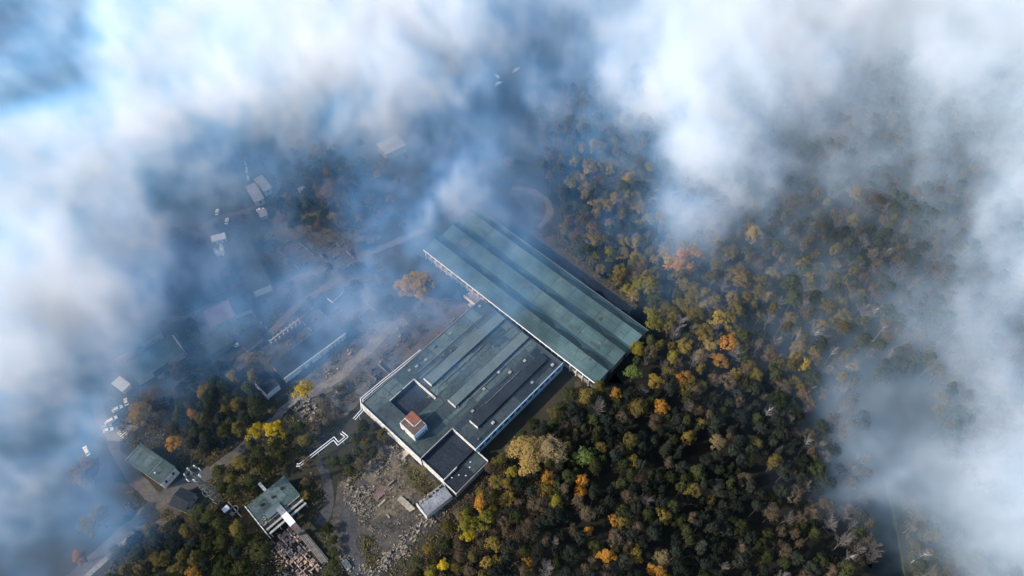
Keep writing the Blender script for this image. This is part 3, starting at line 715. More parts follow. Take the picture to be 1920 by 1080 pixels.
# fence in the mist beside the barns
a, b = P(459, 292), P(467, 344); d = b - a
t = thing('wall_fence', 'pale crumbling fence running up from the ragged barn', 'fence', (a.x, a.y, 0), math.atan2(d.y, d.x))
for i in range(16):
    x = i * d.length / 16
    if R.random() < .8: box('panel', t, M['pale_roof'], x + .1, x + d.length / 16 - .1, -.3 - R.uniform(0, .5), .3 + R.uniform(0, .5), 0, R.uniform(1, 2.4))
    box('post', t, M['concrete'], x - .15, x + .1, -.2, .2, 0, 2.2)
# broken kerb wall along the lower edge of the waste ground
a, b = P(838, 937), P(690, 1088); d = b - a
t = thing('broken_wall', 'crumbled pale concrete wall along the lower edge of waste ground', 'wall', (a.x, a.y, 0), math.atan2(d.y, d.x))
x = 0
while x < d.length:
    l = R.uniform(.5, 2.2)
    if R.random() < .72: box('stone', t, M['pale_stone'], x, x + l - .15, (y := R.gauss(0, .9)), y + R.uniform(.3, .9), 0, R.uniform(.2, 1.0))
    if R.random() < .6: box('stone', t, M['pale_stone'], x, x + R.uniform(.4, 1.2), (y := R.gauss(-1.0, 1.4)), y + R.uniform(.3, .8), 0, R.uniform(.2, .8))
    x += l
# slabs lying about
def slab(px, py, L, W, rz, label, mat='pale_stone', h=.5):
    c = P(px, py); m = MB()
    e = [(R.uniform(.85, 1.1)) for _ in range(6)]
    pts = [(-L / 2 * e[0], -W / 2), (L / 2 * e[1], -W / 2 * e[2]), (L / 2 * e[3], W / 2), (0, W / 2 * e[4]), (-L / 2, W / 2 * e[5])]
    n = len(pts); m.add([(x, y, .02) for x, y in pts] + [(x, y, h) for x, y in pts], [tuple(range(n, 2 * n))] + [(i, (i + 1) % n, n + (i + 1) % n, n + i) for i in range(n)])
    o = tag(m.build('concrete_slab', M[mat]), label, 'slab', 'slabs lying on the waste ground'); o.location = (c.x, c.y, 0); o.rotation_euler = (R.uniform(-.08, .08), R.uniform(-.08, .08), rz); return o
slab(762, 946, 9, 2.6, RAD(-42), 'pale broken slab just left of the ruined white-walled block', h=.9)
slab(756, 940, 5, 2.0, RAD(-40), 'shorter pale slab above the long one by the ruined block', h=.7)
slab(716, 943, 4.2, .9, RAD(50), 'narrow white slab on the dark part of waste ground')
slab(728, 968, 2.6, .8, RAD(-50), 'small curved white slab in the middle of waste ground')
slab(733, 907, 3.6, .6, RAD(45), 'thin upright slab among the rubble below the factory', h=1.2)
slab(757, 853, 5, 3, RAD(47), 'square pale slab at the foot of the factory front', h=.4)
slab(713, 922, 7, 4.6, RAD(47), 'flat pinkish concrete floor in the middle of the rubble', 'pink_dirt', .3)
slab(650, 1060, 5, 2.6, RAD(130), 'pale slab heap at the lower end of the service road', h=.8)

# ------------------------------------------------------------------ rubble: uncountable small pieces
def rubble(name, label, polys, n, mat, smin, smax, clus=None):
    r = np.random.default_rng(5 + n); V = []; F = []
    def inside(p, poly):
        c = False; j = len(poly) - 1
        for i in range(len(poly)):
            xi, yi = poly[i]; xj, yj = poly[j]
            if (yi > p[1]) != (yj > p[1]) and p[0] < (xj - xi) * (p[1] - yi) / (yj - yi) + xi: c = not c
            j = i
        return c
    done = 0; tries = 0; heaps = []
    while done < n and tries < n * 60:
        tries += 1
        poly = polys[r.integers(len(polys))]; xs = [q[0] for q in poly]; ys = [q[1] for q in poly]
        p = (r.uniform(min(xs), max(xs)), r.uniform(min(ys), max(ys)))
        if not inside(p, poly): continue
        if clus is not None and clus(p) < r.random(): continue
        c = P(*p); zh = 0.0
        if len(heaps) < n // 45: heaps.append((c.x, c.y, r.uniform(.8, 2.6), r.uniform(.3, 1.3)))
        elif r.random() < .72:
            hx, hy, hs, hh = heaps[r.integers(len(heaps))]; c = Vector((hx + r.normal(0, hs), hy + r.normal(0, hs * .6), 0)); zh = hh * math.exp(-((c.x - hx) ** 2 + (c.y - hy) ** 2) / (1.2 * hs * hs))
        s = smin * (smax / smin) ** (r.random() ** 2.2); a = r.uniform(0, 6.28); ca, sa = math.cos(a), math.sin(a)
        lx, ly, lz = s * r.uniform(.6, 1.8), s * r.uniform(.4, 1.0), s * r.uniform(.25, .7)
        b = len(V); t1 = r.uniform(-.3, .3) * s
        for (x, y, z) in ((-1, -1, 0), (1, -1, 0), (1, 1, 0), (-1, 1, 0), (-1, -1, 1), (1, -1, 1), (1, 1, 1), (-1, 1, 1)):
            xx, yy = x * lx / 2 * r.uniform(.7, 1.1), y * ly / 2 * r.uniform(.7, 1.1)
            V.append((c.x + xx * ca - yy * sa, c.y + xx * sa + yy * ca, max(0, zh - .25) + .05 * (zh == 0) + z * (lz + t1 * x) + zh * .25))
        F += [(b + 4, b + 5, b + 6, b + 7), (b, b + 1, b + 5, b + 4), (b + 1, b + 2, b + 6, b + 5), (b + 2, b + 3, b + 7, b + 6), (b + 3, b, b + 4, b + 7)]; done += 1
    return tag(link(name, mesh(name, V, F, M[mat])), label, None, kind='stuff')
def wob(p): return (.5 + .5 * math.sin(p[0] * .23 + 1.3 * math.sin(p[1] * .11)) * math.sin(p[1] * .19 + p[0] * .07)) ** 2.2
rubble('rubble', 'pale crushed concrete strewn over the waste ground', [[(642, 905), (690, 862), (738, 838), (770, 866), (735, 890), (745, 930), (700, 965), (660, 968), (640, 940)], [(690, 862), (738, 838), (752, 852), (700, 900)], [(645, 915), (700, 925), (700, 965), (655, 968)]], 2600, 'pale_stone', .16, 1.0, wob)
rubble('rubble', 'scattered grey chips on the lower yard', [[(660, 960), (760, 930), (830, 935), (700, 1080), (660, 1075), (640, 1000)]], 450, 'pale_stone', .15, .55, wob)
rubble('rubble', 'pale debris along the lower edge of the yard', [[(830, 940), (860, 930), (720, 1080), (690, 1090), (640, 1075), (635, 1030), (660, 1040), (690, 1065)]], 1500, 'pale_stone', .18, .95, wob)
rubble('rubble', 'brick chips round the roofless ruin', [[(505, 1015), (545, 990), (605, 1050), (590, 1080), (520, 1080)]], 500, 'brick_rubble', .25, 1.0)
rubble('rubble', 'pale litter on the dry meadow left of the factory', [[(590, 700), (700, 610), (850, 560), (890, 590), (700, 715), (640, 770)], [(540, 755), (600, 740), (600, 800), (555, 790)]], 700, 'pale_stone', .2, 1.1, wob)

# ------------------------------------------------------------------ trees
def quad_cloud(centres, normals, size, r):
    """leaf-sized faces at the given points"""
    n = len(centres); nm = normals + r.normal(0, .42, (n, 3)); nm /= np.linalg.norm(nm, axis=1, keepdims=True) + 1e-9
    t = np.cross(nm, r.normal(0, 1, (n, 3))); t /= np.linalg.norm(t, axis=1, keepdims=True) + 1e-9; bt = np.cross(nm, t)
    s = (size * r.uniform(.6, 1.3, n))[:, None]
    t = t * s; bt = bt * s * r.uniform(.5, .9, n)[:, None]
    v = np.stack([centres - t - bt * .4, centres - bt + t * .2, centres + t + bt * .3, centres + bt - t * .1], 1).reshape(-1, 3)
    return v

def leaf_mesh(name, mat, seed, Rr=3.4, H=14.0, rz=4.0, clumps=34, per=42, leaf=.36, bottom=.35, cr=.36):
    r = np.random.default_rng(seed); C = []; N = []
    zc = H - rz
    # an uneven set of limbs: lobes pulled in and out
    lob = r.uniform(.55, 1.25, 7); lph = r.uniform(0, 6.28)
    for k in range(clumps):
        u = r.uniform(-bottom, 1); a = r.uniform(0, 6.283); rr = math.sqrt(max(0, 1 - u * u)) * (r.random() ** .35)
        la = lob[int((a + lph) / 6.283 * 7) % 7]
        c = np.array([math.cos(a) * rr * Rr * la, math.sin(a) * rr * Rr * la, zc + u * rz * r.uniform(.75, 1.05)])
        R1 = Rr * cr * r.uniform(.6, 1.25); m = int(per * r.uniform(.6, 1.3))
        d = r.normal(0, 1, (m, 3)); d /= np.linalg.norm(d, axis=1, keepdims=True); d[:, 2] = np.where(d[:, 2] < -.3, -d[:, 2], d[:, 2])
        C.append(c + d * R1 * (r.random((m, 1)) ** .4) * np.array([1, 1, .85])); N.append(d * .7 + (c - np.array([0, 0, zc - .3 * rz])) / Rr * .6 + np.array([0, 0, .15]))
    v = quad_cloud(np.concatenate(C), np.concatenate(N), leaf, r)
    f = np.arange(len(v)).reshape(-1, 4)
    return mesh(name, v.tolist(), f.tolist(), M[mat])

def conifer_mesh(name, mat, seed, Rr=2.8, H=16.0, low=3.0, leaf=.42):
    r = np.random.default_rng(seed); C = []; N = []
    lev = np.linspace(low, H, 14)
    for i, z in enumerate(lev):
        k = (1 - i / 14.0); rad_ = Rr * (k ** .8) + .25; nb_ = int(5 + 7 * k)
        for j in range(nb_):
            a = 6.283 * j / nb_ + r.uniform(-.3, .3) + i; ln = rad_ * r.uniform(.75, 1.1); m = int(5 + 9 * k)
            t = r.random(m) ** .7
            p = np.stack([np.cos(a) * ln * t, np.sin(a) * ln * t, z - .35 * ln * t ** 1.4 + r.normal(0, .12, m)], 1); p[:, :2] += r.normal(0, .22, (m, 2))
            C.append(p); N.append(np.stack([np.cos(a) * .4 * np.ones(m), np.sin(a) * .4 * np.ones(m), np.ones(m)], 1))
    v = quad_cloud(np.concatenate(C), np.concatenate(N), leaf, r); f = np.arange(len(v)).reshape(-1, 4)
    return mesh(name, v.tolist(), f.tolist(), M[mat])

def trunk_mesh(name, mat, seed, H=14.0, r0=.24, limbs=7, frac=.85):
    r = random.Random(seed); m = MB(); p = Vector((0, 0, 0)); k = 4; pts = [p]
    for i in range(k): p = p + Vector((r.gauss(0, .18), r.gauss(0, .18), H * frac / k)); pts.append(p)
    for i in range(k): m.bar(pts[i], pts[i + 1], r0 * (1 - .8 * i / k), r0 * (1 - .8 * (i + 1) / k), 6)
    for i in range(limbs):
        t = r.uniform(.45, .95); b = pts[int(t * k)].lerp(pts[min(k, int(t * k) + 1)], t * k % 1); a = r.uniform(0, 6.28); l = H * r.uniform(.12, .22)
        m.bar(b, b + Vector((math.cos(a) * l * .8, math.sin(a) * l * .8, l * .8)), r0 * .35, .03, 4)
    return mesh(name, m.v, m.f, M[mat])

def bare_meshes(nm, seed, bark, H=15.0, spread=3.0, n1=26, n2=13, low=.42):
    r = random.Random(seed); tr = MB(); tw = MB(); pts = [Vector((0, 0, 0))]; k = 5
    for i in range(k): pts.append(pts[-1] + Vector((r.gauss(0, .22), r.gauss(0, .22), H / k)))
    for i in range(k): tr.bar(pts[i], pts[i + 1], .20 * (1 - .85 * i / k), .20 * (1 - .85 * (i + 1) / k), 5)
    for i in range(n1):
        t = r.uniform(low, .96); b = pts[int(t * k)].lerp(pts[min(k, int(t * k) + 1)], t * k % 1); a = r.uniform(0, 6.28)
        l = spread * r.uniform(.6, 1.25) * (1.25 - .7 * t); e = b + Vector((math.cos(a) * l, math.sin(a) * l, l * r.uniform(.7, 1.4)))
        tr.bar(b, e, .075, .025, 3)
        for j in range(n2):
            u = r.uniform(.25, 1); s = b.lerp(e, u); a2 = a + r.gauss(0, .9); l2 = l * r.uniform(.22, .5); q = s + Vector((math.cos(a2) * l2, math.sin(a2) * l2, l2 * r.uniform(.3, 1.3)))
            tw.bar(s, q, .04, .012, 3)
            for _ in range(2):
                a3 = a2 + r.gauss(0, .9); s3 = s.lerp(q, r.uniform(.3, .9)); l3 = l2 * r.uniform(.3, .6); tw.bar(s3, s3 + Vector((math.cos(a3) * l3, math.sin(a3) * l3, l3 * .8)), .028, .01, 3)
    return mesh(nm + '_trunk', tr.v, tr.f, M[bark]), mesh(nm + '_twigs', tw.v, tw.f, M['twig'])

# kinds: list of (crown mesh, trunk mesh) variants; nominal crown radius 3.4 m, height 14 m
KIND = {}
def leafy(kind, mat, n=3, seed=0, **kw):
    KIND[kind] = [(leaf_mesh('crown_' + kind, mat, seed + 17 * i, **kw), trunk_mesh('trunk_' + kind, 'bark', seed + i, kw.get('H', 14.0))) for i in range(n)]
leafy('pine', 'leaf_pine', 6, 100, rz=3.4, clumps=40, per=46, cr=.34, leaf=.30)
leafy('green', 'leaf_green', 5, 200, rz=4.2, clumps=44, per=44, leaf=.30)
leafy('bright', 'leaf_bright_green', 2, 250)
leafy('olive', 'leaf_olive', 4, 300, rz=4.4, clumps=60, per=40, leaf=.25, cr=.30)
leafy('yellow', 'leaf_yellow', 4, 400, clumps=22, per=52, leaf=.27, cr=.33)
leafy('orange', 'leaf_orange', 4, 500, clumps=24, per=50, leaf=.27, cr=.32)
leafy('gold', 'leaf_gold', 3, 600, clumps=30, per=36)
leafy('tan', 'leaf_tan', 3, 700, clumps=80, per=42, leaf=.20, cr=.26)
leafy('brown', 'leaf_brown', 4, 800, clumps=60, per=30, leaf=.20, cr=.30)
leafy('amber', 'leaf_amber', 2, 750, clumps=80, per=44, leaf=.21, cr=.26)
leafy('lime', 'leaf_yellowgreen', 3, 900, clumps=30, per=40)
leafy('poplar', 'leaf_yellowgreen', 2, 950, rz=5.8, clumps=40, per=44)
KIND['spruce'] = [(conifer_mesh('crown_spruce', 'leaf_pine', 40 + i), trunk_mesh('trunk_spruce', 'bark', 60 + i, 15.5, .22, 0, 1.0)) for i in range(3)]
KIND['bare'] = []; KIND['birch'] = []
for i in range(4):
    t_, c_ = bare_meshes('bare', 30 + i, 'twig'); KIND['bare'].append((c_, t_))
for i in range(3):
    t_, c_ = bare_meshes('birch', 70 + i, 'birch_bark', 16.0, 3.0, 18, 9, .5); KIND['birch'].append((c_, t_))
CROWN_FRAC = {'poplar': .6, 'spruce': .7, 'bare': .75, 'birch': .6}

def plant(kind, xy, rad_, h, label, group=None, name=None, rz=None, var=None):
    v = KIND[kind]; me_c, me_t = v[R.randrange(len(v)) if var is None else var]
    nm = {'pine': 'pine_tree', 'spruce': 'spruce_tree', 'bare': 'bare_tree', 'birch': 'birch_tree'}.get(kind, 'broadleaf_tree')
    t = thing(name or nm, label, 'tree', (xy[0], xy[1], 0), R.uniform(0, 6.28) if rz is None else rz, group)
    nom = 2.8 if kind == 'spruce' else 3.4
    t.scale = (rad_ / nom, rad_ / nom, h / 14.0)
    link('trunk', me_t, t); link('crown', me_c, t)
    return t

NAMED = []   # (px, py of the crown's middle, kind, crown radius, height, label)
def nt(px, py, kind, r, h, label): NAMED.append((px, py, kind, r, h, label))
nt(570, 730, 'yellow', 4.8, 14, 'bright yellow tree standing alone at the end of the dark shed')
nt(482, 808, 'yellow', 4.6, 12, 'left bright yellow tree of the pair above the footpath')
nt(513, 806, 'yellow', 5.0, 14, 'right and larger bright yellow tree of the pair above the footpath')
nt(327, 832, 'orange', 3.8, 12, 'deep orange tree beside the teal-roofed two-storey block')
nt(262, 778, 'tan', 6.5, 13, 'wide olive-tan tree overhanging the striped forecourt')
nt(290, 742, 'brown', 6.0, 12, 'brown thinning tree below the low dark-roofed house')
nt(780, 535, 'amber', 9.6, 17, 'large tan-gold round tree in mist left of the hall')
nt(435, 708, 'gold', 3.6, 11, 'small tan-gold tree at the top of the green clump')
nt(382, 735, 'gold', 4.0, 12, 'golden-olive tree on the left of the green clump')
nt(362, 778, 'orange', 3.0, 11, 'rust-brown tree in the middle of the green clump')
nt(360, 1078, 'orange', 4.0, 11, 'orange tree cut by the bottom edge at the left')
nt(475, 705, 'olive', 3.4, 11, 'pale olive tree right of the small tan-gold one')
nt(990, 853, 'amber', 8.0, 18, 'left one of the two big pale tan trees below the factory')
nt(1030, 848, 'tan', 7.4, 19, 'right one of the two big pale tan trees below the factory')
nt(1095, 856, 'bright', 4.8, 14, 'round fresh green tree right of the big tan pair')
nt(1092, 902, 'orange', 2.9, 13, 'upper of two small orange trees below the round green tree')
nt(1090, 921, 'orange', 3.0, 12, 'lower of two small orange trees below the round green tree')
nt(1026, 898, 'orange', 3.4, 14, 'orange tree directly under the right big tan tree')
nt(1024, 922, 'gold', 3.6, 13, 'amber tree below the orange one under the tan pair')
nt(1042, 943, 'lime', 4.0, 13, 'yellow-green tree right of the amber tree')
nt(1010, 948, 'brown', 5.0, 14, 'brown broad tree below the amber tree')
nt(900, 945, 'orange', 3.6, 15, 'vivid orange treetop at the head of the yellow row')
nt(876, 980, 'lime', 4.0, 13, 'left yellow-green tree under the vivid orange treetop')
nt(908, 976, 'lime', 4.2, 13, 'right yellow-green tree under the vivid orange treetop')
nt(880, 1004, 'yellow', 3.2, 11, 'yellow tree at the foot of the yellow-green pair')
nt(926, 1018, 'gold', 3.4, 12, 'golden tree right of the yellow row')
nt(831, 1061, 'yellow', 3.2, 9, 'small vivid yellow tree beside the yard at the bottom')
nt(808, 1072, 'lime', 2.8, 8, 'small yellow-green tree left of the vivid yellow one')
nt(986, 1058, 'orange', 3.0, 12, 'small orange tree near the bottom edge in the middle')
nt(985, 1003, 'brown', 5.2, 14, 'light brown bushy tree between the golden ones')
nt(1137, 1043, 'orange', 3.8, 14, 'brightest orange round tree in the lower dark wood')
nt(1192, 1043, 'gold', 3.8, 14, 'golden round tree right of the brightest orange one')
nt(1244, 968, 'gold', 3.2, 15, 'tall amber tree alone in the dark wood')
nt(1153, 977, 'orange', 2.6, 13, 'small rusty orange tree of the low pair in the dark wood')
nt(1168, 980, 'gold', 2.6, 13, 'small amber partner of the rusty orange tree')
nt(1102, 998, 'orange', 2.6, 12, 'small orange tree left of the dark wood clearing')
nt(1100, 962, 'brown', 4.0, 15, 'grey-brown tall tree above the small orange one')
nt(1232, 1074, 'orange', 4.0, 14, 'orange tree touching the bottom edge')
nt(1243, 1048, 'tan', 3.6, 13, 'pinkish tan tree above the bottom-edge orange tree')
nt(1155, 740, 'orange', 2.9, 13, 'small orange tree just below the end of the hall')
nt(1098, 744, 'gold', 4.4, 13, 'golden olive tree beside the hall end columns')
nt(1122, 727, 'olive', 3.6, 12, 'olive tree touching the end of the hall fascia')
nt(1228, 718, 'gold', 4.0, 14, 'gold tree left of the orange one below the hall')
nt(1283, 707, 'orange', 3.8, 14, 'orange round tree in the wood right of the hall end')
nt(1262, 672, 'lime', 3.4, 15, 'yellow-olive treetop above the gold tree')
nt(1256, 700, 'olive', 4.0, 14, 'olive birch-like tree between the gold and orange ones')
nt(1197, 655, 'lime', 4.2, 13, 'olive-green tree leaning over the hall corner')
nt(1228, 607, 'lime', 4.4, 15, 'yellow-green tree at the right corner of the hall')
nt(1220, 588, 'lime', 3.2, 13, 'small yellow-green tree above the one at the hall corner')
nt(1318, 628, 'gold', 5.0, 16, 'gold-olive tree standing clear in the wood')
nt(1366, 645, 'orange', 5.0, 16, 'upper of the large orange pair in the wood')
nt(1348, 678, 'orange', 4.6, 15, 'lower of the large orange pair in the wood')
nt(1312, 667, 'tan', 4.2, 14, 'dusky pink-tan tree left of the large orange pair')
nt(1240, 765, 'orange', 3.8, 15, 'amber-orange tree right of the dark green group')
nt(1230, 792, 'brown', 4.2, 15, 'purple-brown bare-looking tree under the amber-orange one')
nt(1195, 765, 'olive', 5.2, 16, 'large olive-green round tree in the wood centre')
nt(1219, 540, 'poplar', 4.6, 19, 'tall yellow poplar at the corner of the apron')
nt(1280, 492, 'orange', 8.6, 17, 'big round orange tree rising from the mist')
nt(1295, 552, 'olive', 8.5, 16, 'big olive-brown round tree below the orange one')
nt(1255, 583, 'olive', 6.0, 14, 'dark olive tree between the poplar and the olive-brown one')
nt(1142, 478, 'lime', 4.6, 13, 'bright yellow-green tree in the row beside the apron')
nt(1110, 452, 'gold', 5.0, 12, 'golden olive tree at the upper end of the apron row')
nt(1165, 510, 'gold', 4.2, 12, 'small gold tree low in the apron row')
nt(1412, 440, 'tan', 5.0, 19, 'pale tan tall tree in the upper mist')
nt(1388, 525, 'tan', 6.5, 18, 'tan broad tree on the ridge of trees')
nt(1352, 600, 'gold', 5.4, 18, 'gold-brown tall tree with pale stems')
nt(1372, 560, 'tan', 4.2, 16, 'light tan tree beneath the broad tan one')
nt(1345, 828, 'tan', 3.8, 15, 'sandy brown round tree in the wood at right')
nt(1291, 820, 'gold', 3.0, 15, 'small yellow-gold treetop in the right wood')
nt(1313, 797, 'gold', 2.6, 14, 'small golden treetop above the yellow-gold one')
nt(1185, 866, 'gold', 3.0, 14, 'small dull gold tree by the dark clearing')
nt(1498, 655, 'tan', 4.4, 15, 'reddish tan tree at the foot of the white birches')
nt(1526, 668, 'gold', 4.4, 14, 'sandy tree right of the reddish tan one')
nt(1640, 380, 'brown', 7.5, 17, 'brown round tree in a gap of the right mist')
nt(1605, 365, 'tan', 5.5, 16, 'tan-brown tree left of the one in the misty gap')
nt(150, 1045, 'orange', 3.6, 9, 'dull red-orange bush by the street at lower left')
nt(228, 1035, 'olive', 4.0, 9, 'olive-gold tree touching the pavement strip')
nt(160, 890, 'tan', 7.0, 14, 'pale brown tree veiled by the left mist')
nt(183, 975, 'olive', 6.0, 13, 'olive tree in the left mist above the street')
nt(620, 360, 'brown', 8.0, 15, 'brown wooded tree in the blue misty clearing')
nt(567, 930, 'gold', 2.6, 5, 'low amber tree at the right corner of the workshop')
nt(1187, 700, 'bright', 3.6, 12, 'small mid-green tree under the hall gable')
nt(575, 870, 'brown', 3.2, 7, 'brown shrub-like tree at the lower end of the loop pipes')
taken = []
for (px, py, kd, r_, h_, lb) in NAMED:
    c = P(px, py, h_ * CROWN_FRAC.get(kd, .70)); plant(kd, (c.x, c.y), r_, h_, lb); taken.append((c.x, c.y, r_))
# white birches that show their stems
for i, (px, py, h_, lb) in enumerate(((1545, 683, 16, 'tall white birch with a long bare stem at the dark gap'), (1480, 655, 17, 'white birch with a wide bare crown above the reddish tan tree'),
        (1513, 655, 16, 'white birch between the two tan trees and the mist'), (1620, 615, 17, 'leaning white birch at the upper rim of the misty clearing'),
        (1636, 640, 13, 'thin white birch stem inside the rim of the misty clearing'), (1650, 688, 14, 'white birch at the left in the misty clearing'),
        (1570, 1062, 15, 'white birch stem near the canal at the bottom'), (1450, 684, 11, 'small white birch left of the dark gap'), (1470, 684, 11, 'second small white birch left of the dark gap'),
        (1708, 1055, 14, 'white birch on the far side of the canal'), (1497, 852, 15, 'thin white birch low in the dark right wood'), (1425, 795, 15, 'pale stemmed birch amid the grey wood'))):
    c = P(px, py); plant('birch', (c.x, c.y), 3.2, h_, lb); taken.append((c.x, c.y, 1.6))

# the woods
def inpoly(x, y, poly):
    c = False; j = len(poly) - 1
    for i in range(len(poly)):
        xi, yi = poly[i]; xj, yj = poly[j]
        if (yi > y) != (yj > y) and x < (xj - xi) * (y - yi) / (yj - yi) + xi: c = not c
        j = i
    return c
# (polygon in the photograph of where the crowns show, mix of kinds, spacing, height range, radius range, words, group)
WOODS = [
    ([(1140, 740), (1215, 650), (1290, 760), (1430, 720), (1500, 760), (1480, 900), (1420, 1100), (930, 1100), (935, 1040), (960, 940), (1010, 800), (1080, 760)],
     (('pine', 10), ('green', 3), ('spruce', 1), ('brown', 1.8), ('olive', .8), ('bare', .8)), 4.9, (11, 18), (1.8, 4.2), 'in the dark wood below the hall', 'trees of the dark wood below the hall'),
    ([(1480, 740), (1600, 720), (1625, 800), (1625, 950), (1640, 1100), (1400, 1100), (1470, 900)],
     (('pine', 2), ('bare', 4), ('brown', 4), ('green', 2)), 4.7, (11, 17), (1.9, 4.2), 'in the grey wood left of the canal', 'trees of the grey wood left of the canal'),
    ([(1215, 650), (1230, 560), (1330, 520), (1420, 480), (1560, 500), (1620, 720), (1430, 740), (1300, 780)],
     (('green', 3.5), ('bare', 4), ('olive', 5), ('brown', 3.6), ('gold', 3.4), ('tan', 1)), 5.4, (11, 19), (2.2, 5.6), 'in the mixed wood right of the hall', 'trees of the mixed wood right of the hall'),
    ([(1060, 440), (1040, 350), (1090, 260), (1200, 280), (1260, 400), (1420, 430), (1400, 500), (1300, 530), (1230, 560), (1195, 560)],
     (('olive', 6), ('green', 3), ('lime', 2.6), ('brown', 2.2), ('gold', 5.5), ('tan', .8)), 5.6, (9, 16), (2.6, 5.6), 'in the wood beside the apron', 'trees of the wood beside the apron'),
    ([(1560, 400), (1720, 350), (1800, 500), (1760, 700), (1650, 720), (1560, 560)],
     (('green', 5), ('brown', 3), ('bare', 3), ('olive', 1)), 5.6, (13, 17), (2.8, 4.2), 'in the misty wood at the right', 'trees of the misty wood at the right'),
    ([(1700, 940), (1800, 1000), (1920, 1080), (1920, 1110), (1715, 1110)],
     (('green', 4), ('olive', 4), ('bare', 3), ('brown', 2)), 5.4, (8, 13), (2.4, 3.8), 'beyond the canal', 'trees beyond the canal'),
    ([(330, 690), (380, 670), (430, 700), (490, 720), (490, 790), (460, 830), (400, 850), (340, 840), (300, 770)],
     (('green', 6), ('pine', 4), ('olive', 2), ('brown', 1)), 5.2, (9, 13), (2.6, 4.2), 'in the green clump left of the sheds', 'trees of the green clump left of the sheds'),
    ([(400, 870), (470, 830), (560, 790), (600, 800), (590, 850), (520, 890), (470, 910), (420, 930), (400, 900)],
     (('green', 6), ('olive', 3), ('brown', 2)), 5.4, (7, 11), (2.4, 3.8), 'between the footpath and the workshop', 'trees between the footpath and the workshop'),
    ([(230, 1020), (300, 985), (360, 960), (430, 970), (500, 1020), (520, 1100), (200, 1100)],
     (('green', 7), ('pine', 4), ('olive', 1)), 5.6, (8, 12), (2.8, 4.4), 'in the green wood at the lower left', 'trees of the green wood at the lower left'),
    ([(650, 800), (680, 790), (735, 830), (690, 860), (640, 895), (600, 860), (580, 940), (560, 880), (600, 740), (640, 760)],
     (('green', 5), ('brown', 3), ('olive', 2)), 6.0, (4.5, 8), (2.2, 3.6), 'in the scrub between the loop pipes and the factory', 'scrub trees between the loop pipes and the factory'),
    ([(780, 1060), (860, 960), (930, 900), (960, 870), (1000, 900), (960, 1000), (930, 1100), (770, 1100)],
     (('brown', 4), ('olive', 5), ('gold', 4.0), ('lime', 2.5), ('green', 1.5)), 5.0, (6, 11), (2.2, 3.6), 'in the amber thicket right of the yard', 'trees of the amber thicket right of the yard'),
    ([(900, 880), (960, 780), (1060, 700), (1110, 740), (1060, 790), (1000, 830), (940, 880)],
     (('green', 6), ('olive', 2), ('brown', 3)), 6.0, (6, 12), (2.4, 3.8), 'behind the factory side wall', 'trees behind the factory side wall'),
    ([(540, 290), (620, 270), (680, 330), (640, 420), (560, 430), (510, 400)],
     (('brown', 6), ('green', 4)), 6.0, (8, 12), (2.6, 4.0), 'in the blue misty clearing', 'trees of the blue misty clearing'),
    ([(1000, 300), (1010, 180), (1200, 120), (1500, 100), (1940, 100), (1940, 1010), (1780, 860), (1740, 720), (1800, 480), (1720, 340), (1560, 390), (1540, 560), (1420, 470), (1430, 425), (1270, 395), (1205, 275), (1090, 255), (1040, 345)],
     (('green', 5), ('brown', 4), ('bare', 2), ('olive', 3)), 6.0, (11, 16), (2.6, 4.6), 'in the fogbound wood', 'trees of the fogbound wood'),
    ([(330, 420), (470, 280), (560, 260), (720, 260), (900, 250), (960, 300), (900, 370), (800, 450), (760, 560), (640, 610), (560, 590), (450, 620), (340, 620), (250, 560)],
     (('brown', 6), ('green', 4), ('olive', 2), ('bare', 1)), 11.0, (5, 10), (1.8, 3.8), 'on the misty ground left of the hall', 'trees on the misty ground left of the hall'),
    ([(180, 640), (330, 600), (380, 680), (330, 720), (300, 760), (180, 760)],
     (('brown', 5), ('green', 5)), 9.0, (4, 8), (1.8, 3.2), 'between the left sheds', 'trees between the left sheds'),
    ([(600, 1000), (640, 960), (640, 1090), (610, 1090)], (('green', 5), ('brown', 3)), 5.0, (3, 6), (1.8, 3.0), 'between the ramp and the service road', 'trees between the ramp and the service road'),
]
WORD = {'pine': 'dark round-topped pine', 'green': 'dull green broadleaf', 'spruce': 'narrow dark spruce', 'bare': 'leafless grey tree', 'brown': 'brown half-bare tree', 'olive': 'olive-green autumn tree', 'tan': 'pale tan autumn tree', 'gold': 'dull gold autumn tree', 'lime': 'yellow-green autumn tree'}
grid = {}
def free(x, y, dist):
    gx, gy = int(x // 8), int(y // 8)
    for i in (-1, 0, 1):
        for j in (-1, 0, 1):
            for (a, b, d) in grid.get((gx + i, gy + j), ()):
                if (a - x) ** 2 + (b - y) ** 2 < (.5 * (dist + d)) ** 2: return False
    return True
def put(x, y, d): grid.setdefault((int(x // 8), int(y // 8)), []).append((x, y, d))
for (x, y, r_) in taken: put(x, y, min(7.5, r_ * 1.55))
